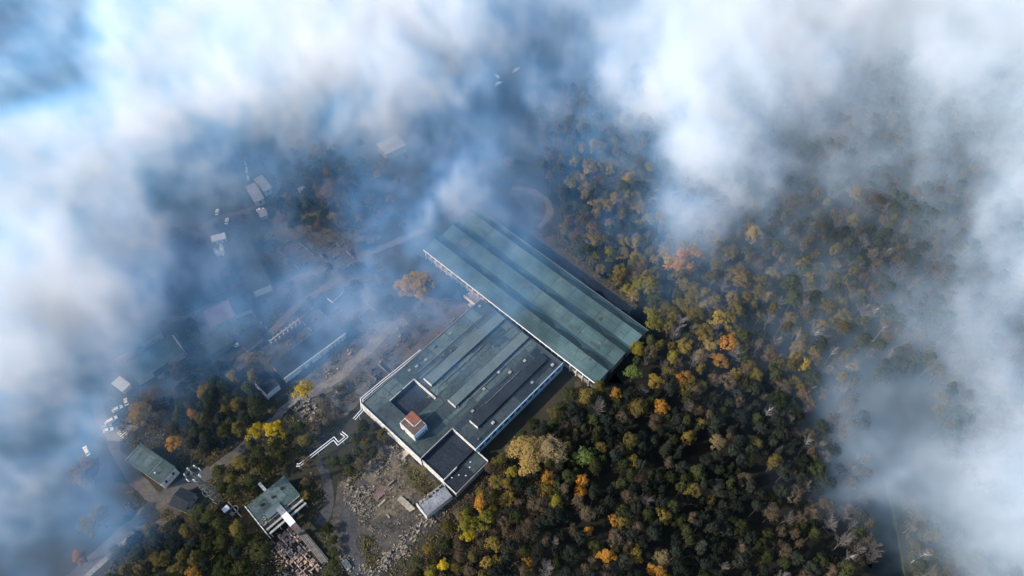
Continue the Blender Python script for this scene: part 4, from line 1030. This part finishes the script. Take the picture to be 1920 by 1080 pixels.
# keep trees out of buildings
BUILT = []
def keep(o, x0, x1, y0, y1): BUILT.append((o.matrix_basis.inverted(), x0, x1, y0, y1))
keep(hall, -4, HW + 3, -4, HL); keep(fac, -3, 66, -3, 84)
for o in list(COL.objects):
    if o.type == 'EMPTY' and o.get('category') in ('building', 'shed', 'ruin', 'barn', 'hut', 'bridge', 'ramp', 'rack'):
        bb = [o.matrix_basis.to_3x3() @ Vector(c) for c in ()]
        xs = [v.co for ch in o.children if ch.type == 'MESH' for v in ch.data.vertices]
        if xs: keep(o, min(v.x for v in xs) - 2, max(v.x for v in xs) + 2, min(v.y for v in xs) - 2, max(v.y for v in xs) + 2)
def built(x, y):
    for (mi, x0, x1, y0, y1) in BUILT:
        q = mi @ Vector((x, y, 0))
        if x0 < q.x < x1 and y0 < q.y < y1: return True
    for (c, ww) in ROADS:
        for i in range(len(c) - 1):
            ax, ay = c[i].x, c[i].y; bx, by = c[i + 1].x - ax, c[i + 1].y - ay
            t = max(0, min(1, ((x - ax) * bx + (y - ay) * by) / (bx * bx + by * by)))
            if (ax + bx * t - x) ** 2 + (ay + by * t - y) ** 2 < ww * ww: return True
    return False

TREES = []
fr = random.Random(3)
for wi, (poly, mix, sp, hr, rr, words_, grp) in enumerate(WOODS):
    kinds = [k for k, _ in mix]; wts = [q for _, q in mix]
    xs = [q[0] for q in poly]; ys = [q[1] for q in poly]
    area = (max(xs) - min(xs)) * (max(ys) - min(ys)) * .075
    for _ in range(int(area / (sp * sp) * 9)):
        px, py = fr.uniform(min(xs), max(xs)), fr.uniform(min(ys), max(ys))
        if not inpoly(px, py, poly): continue
        h = fr.uniform(*hr); r_ = fr.uniform(*rr); kd = fr.choices(kinds, wts)[0]
        if wi in (0, 1) and (1205 < px < 1245 and 830 < py < 890 or 1225 < px < 1285 and 995 < py < 1015): continue
        if wi in (0, 1) and math.sin(px * .031 + 2 * math.sin(py * .017)) * math.sin(py * .037 + px * .011) < -.62 + .25 * fr.random(): continue      # glades
        c = P(px, py, h * .7)
        if not free(c.x, c.y, sp * r_ / (.5 * (rr[0] + rr[1]))) or built(c.x, c.y): continue
        put(c.x, c.y, sp * r_ / (.5 * (rr[0] + rr[1]))); TREES.append((wi, kd, c.x, c.y, r_, h, px, py))
print('scattered trees', len(TREES))
# the trees that show largest stand as single objects, the rest of the woods as one mass
FOGGED = {4, 12, 13, 14, 15}
clear = [t for t in TREES if t[0] not in FOGGED]
def show(t):
    inframe = 0 < t[6] < 1920 and 0 < t[7] < 1070
    return (t[4] * (1.25 if t[0] in (6, 7, 8, 9, 10, 11, 16) else 1.0) * (1 if t[7] > 560 else .9)) if inframe else 0
clear.sort(key=show, reverse=True)
NSOLO = 210
solo = clear[:NSOLO]; mass = clear[NSOLO:] + [t for t in TREES if t[0] in FOGGED]
MARKS = [(1137, 1043, 'the brightest orange tree'), (1244, 968, 'the lone tall amber tree'), (1153, 977, 'the low rusty orange pair'), (1095, 856, 'the round fresh green tree'), (1010, 850, 'the big tan pair'),
    (1092, 910, 'the two stacked orange trees'), (1240, 765, 'the amber-orange tree'), (1155, 740, 'the small orange tree below the hall'), (1283, 707, 'the orange round tree'), (1357, 660, 'the large orange pair'),
    (1318, 628, 'the gold-olive tree'), (1219, 540, 'the tall yellow poplar'), (1280, 492, 'the big round orange tree'), (1295, 552, 'the big olive-brown tree'), (1142, 478, 'the yellow-green apron tree'),
    (1410, 440, 'the pale tan tall tree'), (1388, 525, 'the tan broad tree'), (1345, 828, 'the sandy brown tree'), (1498, 655, 'the reddish tan tree'), (1545, 683, 'the tall white birch'), (1660, 1010, 'the canal'),
    (570, 730, 'the lone bright yellow tree'), (498, 807, 'the bright yellow pair'), (327, 832, 'the deep orange tree'), (435, 708, 'the small tan-gold tree'), (362, 778, 'the rust-brown tree'),
    (385, 910, 'the lattice mast'), (510, 940, 'the teal-roofed workshop'), (285, 862, 'the teal-roofed block'), (610, 845, 'the loop pipes'), (900, 945, 'the vivid orange treetop'), (831, 1061, 'the small vivid yellow tree'),
    (926, 1018, 'the golden tree by the yellow row'), (1000, 750, 'the factory side wall'), (1098, 744, 'the golden olive tree'), (360, 1075, 'the bottom-edge orange tree'), (1192, 1043, 'the golden round tree'), (1024, 922, 'the amber tree'),
    (1497, 852, 'the thin white birch'), (1570, 1050, 'the white birch near the canal'), (620, 1040, 'the service road'), (228, 1035, 'the pavement strip')]
DIRS = ('right of', 'above and right of', 'directly above', 'above and left of', 'left of', 'below and left of', 'directly below', 'below and right of')
ORD = ('', 'second nearest ', 'third nearest ', 'fourth nearest ', 'fifth nearest ', 'sixth nearest ', 'seventh nearest ', 'eighth nearest ')
slots = {}
for t_ in solo:
    mk = min(MARKS, key=lambda q: (q[0] - t_[6]) ** 2 + (q[1] - t_[7]) ** 2); dx, dy = t_[6] - mk[0], mk[1] - t_[7]
    slots.setdefault((t_[1], DIRS[int(round(math.atan2(dy, dx) / (math.pi / 4))) % 8], mk[2]), []).append((dx * dx + dy * dy, t_))
for (kd_, dr, mk), L_ in slots.items():
    L_.sort(key=lambda q: q[0])
    for i, (_, (wi, kd, x, y, r_, h, px, py)) in enumerate(L_):
        plant(kd, (x, y), r_, h, ORD[min(i, 7)] + WORD[kd] + ' ' + dr + ' ' + mk, WOODS[wi][6])

def instancer(name, label, pts, protos):
    """points (x, y, z, sx, sz, rot, index) carrying copies of the given meshes; one object of kind stuff"""
    me = bpy.data.meshes.new(name); me.from_pydata([(p[0], p[1], p[2]) for p in pts], [], [])
    for nm, tp in (('scl', 'FLOAT_VECTOR'), ('rz', 'FLOAT'), ('idx', 'INT')): me.attributes.new(nm, tp, 'POINT')
    me.attributes['scl'].data.foreach_set('vector', np.array([(p[3], p[3], p[4]) for p in pts], dtype=np.float32).ravel())
    me.attributes['rz'].data.foreach_set('value', np.array([p[5] for p in pts], dtype=np.float32))
    me.attributes['idx'].data.foreach_set('value', np.array([p[6] for p in pts], dtype=np.int32))
    o = link(name, me); tag(o, label, kind='stuff')
    g = bpy.data.node_groups.new(name, 'GeometryNodeTree'); n, l = g.nodes, g.links
    g.interface.new_socket('Geometry', in_out='INPUT', socket_type='NodeSocketGeometry'); g.interface.new_socket('Geometry', in_out='OUTPUT', socket_type='NodeSocketGeometry')
    gi, go = n.new('NodeGroupInput'), n.new('NodeGroupOutput')
    jn = n.new('GeometryNodeJoinGeometry')
    for pr in reversed(protos):
        j2 = n.new('GeometryNodeJoinGeometry')
        for ob in pr:
            oi = n.new('GeometryNodeObjectInfo'); oi.transform_space = 'ORIGINAL'; oi.inputs['Object'].default_value = ob; l.new(oi.outputs['Geometry'], j2.inputs[0])
        gti = n.new('GeometryNodeGeometryToInstance'); l.new(j2.outputs[0], gti.inputs[0]); l.new(gti.outputs[0], jn.inputs[0])
    iop = n.new('GeometryNodeInstanceOnPoints'); l.new(gi.outputs[0], iop.inputs['Points']); l.new(jn.outputs[0], iop.inputs['Instance'])
    iop.inputs['Pick Instance'].default_value = True
    def na(nm, tp):
        a = n.new('GeometryNodeInputNamedAttribute'); a.data_type = tp; a.inputs['Name'].default_value = nm; return a.outputs['Attribute']
    l.new(na('idx', 'INT'), iop.inputs['Instance Index']); l.new(na('scl', 'FLOAT_VECTOR'), iop.inputs['Scale'])
    cx = n.new('ShaderNodeCombineXYZ'); l.new(na('rz', 'FLOAT'), cx.inputs['Z']); l.new(cx.outputs[0], iop.inputs['Rotation'])
    l.new(iop.outputs[0], go.inputs[0])
    md = o.modifiers.new('scatter', 'NODES'); md.node_group = g
    return o
# one planted tree of each kind serves as the pattern for the mass
def tree_protos(kinds):
    found = {}
    for o in COL.objects:
        if o.type == 'MESH' and o.parent is not None and o.name.split('.')[0] == 'crown':
            for kd in kinds:
                for vi, (mc, mt_) in enumerate(KIND[kd]):
                    if o.data == mc and (kd, vi) not in found:
                        tr = [c for c in o.parent.children if c.name.split('.')[0] == 'trunk'][0]; found[(kd, vi)] = (o, tr)
    return found
fk = sorted({t[1] for t in mass}); fp = tree_protos(fk); keys = sorted(fp)
pts = []
for (wi, kd, x, y, r_, h, px, py) in mass:
    ks = [i for i, k in enumerate(keys) if k[0] == kd]
    if not ks: ks = list(range(len(keys)))
    nom = 2.8 if kd == 'spruce' else 3.4
    pts.append((x, y, 0, r_ / nom, h / 14.0, fr.uniform(0, 6.28), fr.choice(ks)))
# instance order follows the sorted keys
instancer('forest', 'close-packed autumn wood filling the right half', pts, [fp[k] for k in keys])
print('mass', len(pts), 'solo', len(solo), 'named', len(NAMED))

# ------------------------------------------------------------------ undergrowth: weeds and low scrub
def weeds(name, label, polys, n, mat, seed, size=(.5, 1.6)):
    r = np.random.default_rng(seed); C = []; q = random.Random(seed)
    k = 0; t = 0
    while k < n and t < n * 30:
        t += 1
        poly = polys[q.randrange(len(polys))]; xs = [a[0] for a in poly]; ys = [a[1] for a in poly]
        px, py = q.uniform(min(xs), max(xs)), q.uniform(min(ys), max(ys))
        if not inpoly(px, py, poly) or wob((px * .7, py * .7)) < q.random() * .8: continue
        c = P(px, py)
        if built(c.x, c.y): continue
        s = q.uniform(*size); C.append(np.array([c.x, c.y, s * .4]) + r.normal(0, 1, (7, 3)) * np.array([s * .6, s * .6, s * .3])); k += 1
    C = np.concatenate(C); C[:, 2] = np.abs(C[:, 2])
    v = quad_cloud(C, np.tile([0, 0, 1.0], (len(C), 1)), .38, r)
    return tag(link(name, mesh(name, v.tolist(), np.arange(len(v)).reshape(-1, 4).tolist(), M[mat])), label, kind='stuff')
weeds('undergrowth', 'brown weeds and low scrub between the buildings at left', [[(180, 640), (420, 560), (700, 580), (860, 560), (700, 720), (560, 880), (640, 900), (600, 1080), (200, 1080), (250, 900)]], 5200, 'weeds', 2)
weeds('undergrowth', 'dry weeds round the waste ground', [[(640, 880), (700, 850), (660, 910)], [(850, 930), (960, 860), (760, 1090), (720, 1080)], [(640, 1000), (700, 1010), (720, 1060), (670, 1075)], [(745, 860), (830, 915), (790, 935)]], 900, 'weeds', 3, (.4, 1.1))
weeds('undergrowth', 'amber scrub on the slope right of the yard', [[(860, 930), (1000, 830), (1060, 760), (1100, 760), (960, 1080), (760, 1090)]], 2600, 'leaf_brown', 4, (.6, 1.8))
weeds('undergrowth', 'low growth under the misty trees', [[(380, 300), (700, 300), (720, 560), (380, 560)], [(1040, 420), (1200, 560), (1190, 580), (1000, 430)], [(1690, 930), (1900, 1080), (1710, 1080)]], 3000, 'weeds', 5, (.6, 1.8))

# ------------------------------------------------------------------ drifting fog banks
# how much of the ground each stretch of fog hides, read row by row over the place (columns run left to right, rows far to near)
FOGMAP = np.array([
 [.40,.62,.82,.94,.98,.985,.985,.97,.86,.82,.86,.95,.96,.96,.95,.96,.96],
 [.56,.68,.92,.95,.96,.965,.95,.82,.64,.60,.86,.96,.95,.90,.82,.86,.90],
 [.92,.94,.94,.88,.60,.42,.50,.50,.46,.38,.58,.91,.82,.62,.54,.62,.82],
 [.96,.95,.88,.66,.38,.25,.46,.52,.50,.22,.30,.70,.54,.38,.27,.48,.80],
 [.97,.95,.80,.48,.36,.36,.40,.36,.30,.08,.05,.13,.20,.32,.20,.40,.70],
 [.97,.84,.54,.40,.22,.30,.34,.20,.09,.02,.01,.03,.10,.24,.22,.44,.68],
 [.84,.66,.28,.06,.03,.08,.12,.02,.0,.0,.0,.01,.03,.12,.46,.56,.74],
 [.62,.48,.08,.0,.0,.0,.0,.0,.0,.0,.0,.0,.01,.05,.36,.62,.82],
 [.50,.34,.02,.0,.0,.0,.0,.0,.0,.0,.0,.0,.0,.0,.0,.32,.78],
 [.28,.08,.0,.0,.0,.0,.0,.0,.0,.0,.0,.0,.0,.0,.0,.04,.36]])
FX0, FX1, FY0, FY1, FZ0, FZ1, VOX = -490, 490, 31, 629.5, 4, 81, 3.5
NX, NY, NZ = [int(round(q / VOX)) + 1 for q in (FX1 - FX0, FY1 - FY0, FZ1 - FZ0)]
gx = np.linspace(FX0, FX1, NX); gy = np.linspace(FY0, FY1, NY); gz = np.linspace(FZ0, FZ1, NZ)
X, Y, Z = np.meshgrid(gx, gy, gz, indexing='ij')
def vnoise(x, y, z, scale, seed):
    r = np.random.default_rng(seed); T = r.random((64, 64, 64)).astype(np.float32)
    x, y, z = x / scale + 500.3, y / scale + 500.7, z / scale + 500.1
    ix, iy, iz = np.floor(x).astype(int), np.floor(y).astype(int), np.floor(z).astype(int)
    fx, fy, fz = x - ix, y - iy, z - iz
    fx, fy, fz = [q * q * q * (q * (q * 6 - 15) + 10) for q in (fx, fy, fz)]
    out = 0
    for a in (0, 1):
        for b in (0, 1):
            for c in (0, 1):
                out = out + T[(ix + a) % 64, (iy + b) % 64, (iz + c) % 64] * (fx if a else 1 - fx) * (fy if b else 1 - fy) * (fz if c else 1 - fz)
    return out
def fbm(x, y, z, scale, seed, octs=4, gain=.55):
    s = 0; a = 1; tot = 0
    for i in range(octs):
        s = s + a * vnoise(x, y, z, scale, seed + i); tot += a; a *= gain; scale *= .5
    return s / tot
ZM = 40.0        # middle of the fog layer: the map above is laid out on this level
wx = X + 26 * (fbm(X, Y, Z, 90, 21, 3) - .5) * 2; wy = Y + 26 * (fbm(X, Y, Z, 90, 31, 3) - .5) * 2
# coverage map: bilinear over the plan of the place
den = (wy * cP + (CAMH - ZM) * sP)
mu = 960 + FPX * wx / den; mv = 540 - FPX * (wy * sP - (CAMH - ZM) * cP) / den
cu = np.clip(mu / 120.0, 0, 15.999); cv = np.clip(mv / 120.0, 0, 8.999)
TAU = -np.log(1 - np.minimum(FOGMAP, .985))
iu, iv = cu.astype(int), cv.astype(int); fu, fv = cu - iu, cv - iv; fu = fu * fu * (3 - 2 * fu); fv = fv * fv * (3 - 2 * fv)
tau = TAU[iv, iu] * (1 - fu) * (1 - fv) + TAU[iv, iu + 1] * fu * (1 - fv) + TAU[iv + 1, iu] * (1 - fu) * fv + TAU[iv + 1, iu + 1] * fu * fv
TK = 1.0
tau = tau * TK * (1 + .40 * np.exp(-tau))
nz = fbm(wx, wy, Z * .6, 46, 51, 5, .70)
# torn, filament-like shreds: folded noise in the drifted coordinates, drawn out along the drift
dxr, dyr = .80 * wx - .60 * wy, .60 * wx + .80 * wy
rg = 1 - np.abs(fbm(dxr * .85, dyr * 1.15, Z * .5, 34, 91, 5, .72) * 2 - 1) * 1.9
mix_ = .62 * nz + .38 * np.clip(rg, 0, 1)
mod = np.clip((mix_ - .40) / .26, 0, 1.5) ** 1.5
thick = np.clip(tau / 3.4, 0, 1)
top = 24 + 46 * thick + 14 * (fbm(X, Y, Z * 0, 48, 77, 4) - .5) * 2       # thick banks stand higher
prof = np.clip((top - Z) / 14, 0, 1) * np.clip((Z - 2) / 8, .3, 1)
mod = mod * (1 - .35 * thick) + .35 * thick; mod = .22 + .78 * mod
raw = mod * prof
col = raw.sum(2) * VOX
def blur(a, k):
    for ax in (0, 1):
        c = np.cumsum(np.concatenate([np.repeat(a.take([0], ax), k + 1, ax), a, np.repeat(a.take([-1], ax), k, ax)], ax), ax)
        n_ = a.shape[ax]; a = (c.take(range(2 * k + 1, 2 * k + 1 + n_), ax) - c.take(range(0, n_), ax)) / (2 * k + 1)
    return a
ci = blur(blur(col, 14), 14)
dens = tau * raw / np.maximum(ci, 4.0)[:, :, None] * .85
dens = np.maximum(dens, 1.2e-4 * np.clip(1.2 - Z / 80, 0, 1))
dens = dens * np.clip((X + 440) / 50, 0, 1)      # the left bank is cut off out of view to let the sun reach the fog
def fog(name, label, D, col_a, col_b, aniso):
    m = bpy.data.materials.new(name); m.use_nodes = True; n = m.node_tree.nodes; l = m.node_tree.links
    n.remove(n['Principled BSDF']); pv_ = n.new('ShaderNodeVolumePrincipled'); l.new(pv_.outputs[0], n['Material Output'].inputs['Volume'])
    # thin mist scatters bluer than the dense banks; the left bank is bluer than the right
    tc = n.new('ShaderNodeTexCoord'); sx = n.new('ShaderNodeSeparateXYZ'); l.new(tc.outputs['Object'], sx.inputs[0])
    mr = n.new('ShaderNodeMapRange'); mr.interpolation_type = 'SMOOTHSTEP'; mr.inputs['From Min'].default_value = 10; mr.inputs['From Max'].default_value = 190; l.new(sx.outputs['X'], mr.inputs['Value'])
    mc = n.new('ShaderNodeMix'); mc.data_type = 'RGBA'; mc.inputs['A'].default_value = (*col_a, 1); mc.inputs['B'].default_value = (*col_b, 1)
    l.new(mr.outputs['Result'], mc.inputs['Factor'])
    da = n.new('ShaderNodeAttribute'); da.attribute_name = 'density'
    md_ = n.new('ShaderNodeMapRange'); md_.interpolation_type = 'SMOOTHSTEP'; md_.inputs['From Min'].default_value = .012; md_.inputs['From Max'].default_value = .095; l.new(da.outputs['Fac'], md_.inputs['Value'])
    mt = n.new('ShaderNodeMix'); mt.data_type = 'RGBA'; mt.inputs['B'].default_value = (.82, .88, 1.0, 1); l.new(mc.outputs['Result'], mt.inputs['A'])
    l.new(md_.outputs['Result'], mt.inputs['Factor']); l.new(mt.outputs['Result'], pv_.inputs['Color'])
    pv_.inputs['Absorption Color'].default_value = (.93, .93, .93, 1); pv_.inputs['Density'].default_value = 1.0
    pv_.inputs['Anisotropy'].default_value = aniso
    # voxels of this bank only
    D = np.maximum(D, 3e-5); lo = (0, 0, 0); hi = D.shape
    sub = D[lo[0]:hi[0], lo[1]:hi[1], lo[2]:hi[2]]; ax, ay, az = sub.shape
    pos = np.stack([X[lo[0]:hi[0], lo[1]:hi[1], lo[2]:hi[2]], Y[lo[0]:hi[0], lo[1]:hi[1], lo[2]:hi[2]], Z[lo[0]:hi[0], lo[1]:hi[1], lo[2]:hi[2]]], -1).reshape(-1, 3).astype(np.float32)
    me = bpy.data.meshes.new(name); me.vertices.add(len(pos)); me.vertices.foreach_set('co', pos.ravel()); me.materials.append(m)
    at = me.attributes.new('dens', 'FLOAT', 'POINT'); at.data.foreach_set('value', sub.reshape(-1).astype(np.float32)); me.update()
    o = link(name, me); tag(o, label, kind='stuff')
    g = bpy.data.node_groups.new(name, 'GeometryNodeTree'); n, l = g.nodes, g.links
    g.interface.new_socket('Geometry', in_out='INPUT', socket_type='NodeSocketGeometry'); g.interface.new_socket('Geometry', in_out='OUTPUT', socket_type='NodeSocketGeometry')
    gi, go = n.new('NodeGroupInput'), n.new('NodeGroupOutput')
    mn = pos.min(0); mxx = pos.max(0)
    po = n.new('GeometryNodeInputPosition'); sb = n.new('ShaderNodeVectorMath'); sb.operation = 'SUBTRACT'; sb.inputs[1].default_value = tuple(float(q) for q in mn); l.new(po.outputs[0], sb.inputs[0])
    dv = n.new('ShaderNodeVectorMath'); dv.operation = 'SCALE'; dv.inputs['Scale'].default_value = 1 / VOX; l.new(sb.outputs[0], dv.inputs[0])
    ad = n.new('ShaderNodeVectorMath'); ad.operation = 'ADD'; ad.inputs[1].default_value = (.5, .5, .5); l.new(dv.outputs[0], ad.inputs[0])
    fl = n.new('ShaderNodeVectorMath'); fl.operation = 'FLOOR'; l.new(ad.outputs[0], fl.inputs[0])
    dt = n.new('ShaderNodeVectorMath'); dt.operation = 'DOT_PRODUCT'; dt.inputs[1].default_value = (float(ay * az), float(az), 1.0); l.new(fl.outputs[0], dt.inputs[0])
    ri = n.new('FunctionNodeFloatToInt'); ri.rounding_mode = 'ROUND'; l.new(dt.outputs['Value'], ri.inputs[0])
    na_ = n.new('GeometryNodeInputNamedAttribute'); na_.data_type = 'FLOAT'; na_.inputs['Name'].default_value = 'dens'
    si = n.new('GeometryNodeSampleIndex'); si.data_type = 'FLOAT'; si.domain = 'POINT'; si.clamp = True
    l.new(gi.outputs[0], si.inputs['Geometry']); l.new(na_.outputs['Attribute'], si.inputs['Value']); l.new(ri.outputs[0], si.inputs['Index'])
    vc = n.new('GeometryNodeVolumeCube'); l.new(si.outputs[0], vc.inputs['Density'])
    vc.inputs['Min'].default_value = tuple(float(q) for q in mn); vc.inputs['Max'].default_value = tuple(float(q) for q in mxx)
    vc.inputs['Resolution X'].default_value = ax; vc.inputs['Resolution Y'].default_value = ay; vc.inputs['Resolution Z'].default_value = az
    sm = n.new('GeometryNodeSetMaterial'); sm.inputs['Material'].default_value = m
    l.new(vc.outputs[0], sm.inputs['Geometry']); l.new(sm.outputs[0], go.inputs[0])
    md = o.modifiers.new('density', 'NODES'); md.node_group = g
    return o
fog('fog', 'drifting banks of blue-white fog over the far side, left and right', dens, (.19, .50, 1.0), (.58, .80, 1.0), .25)
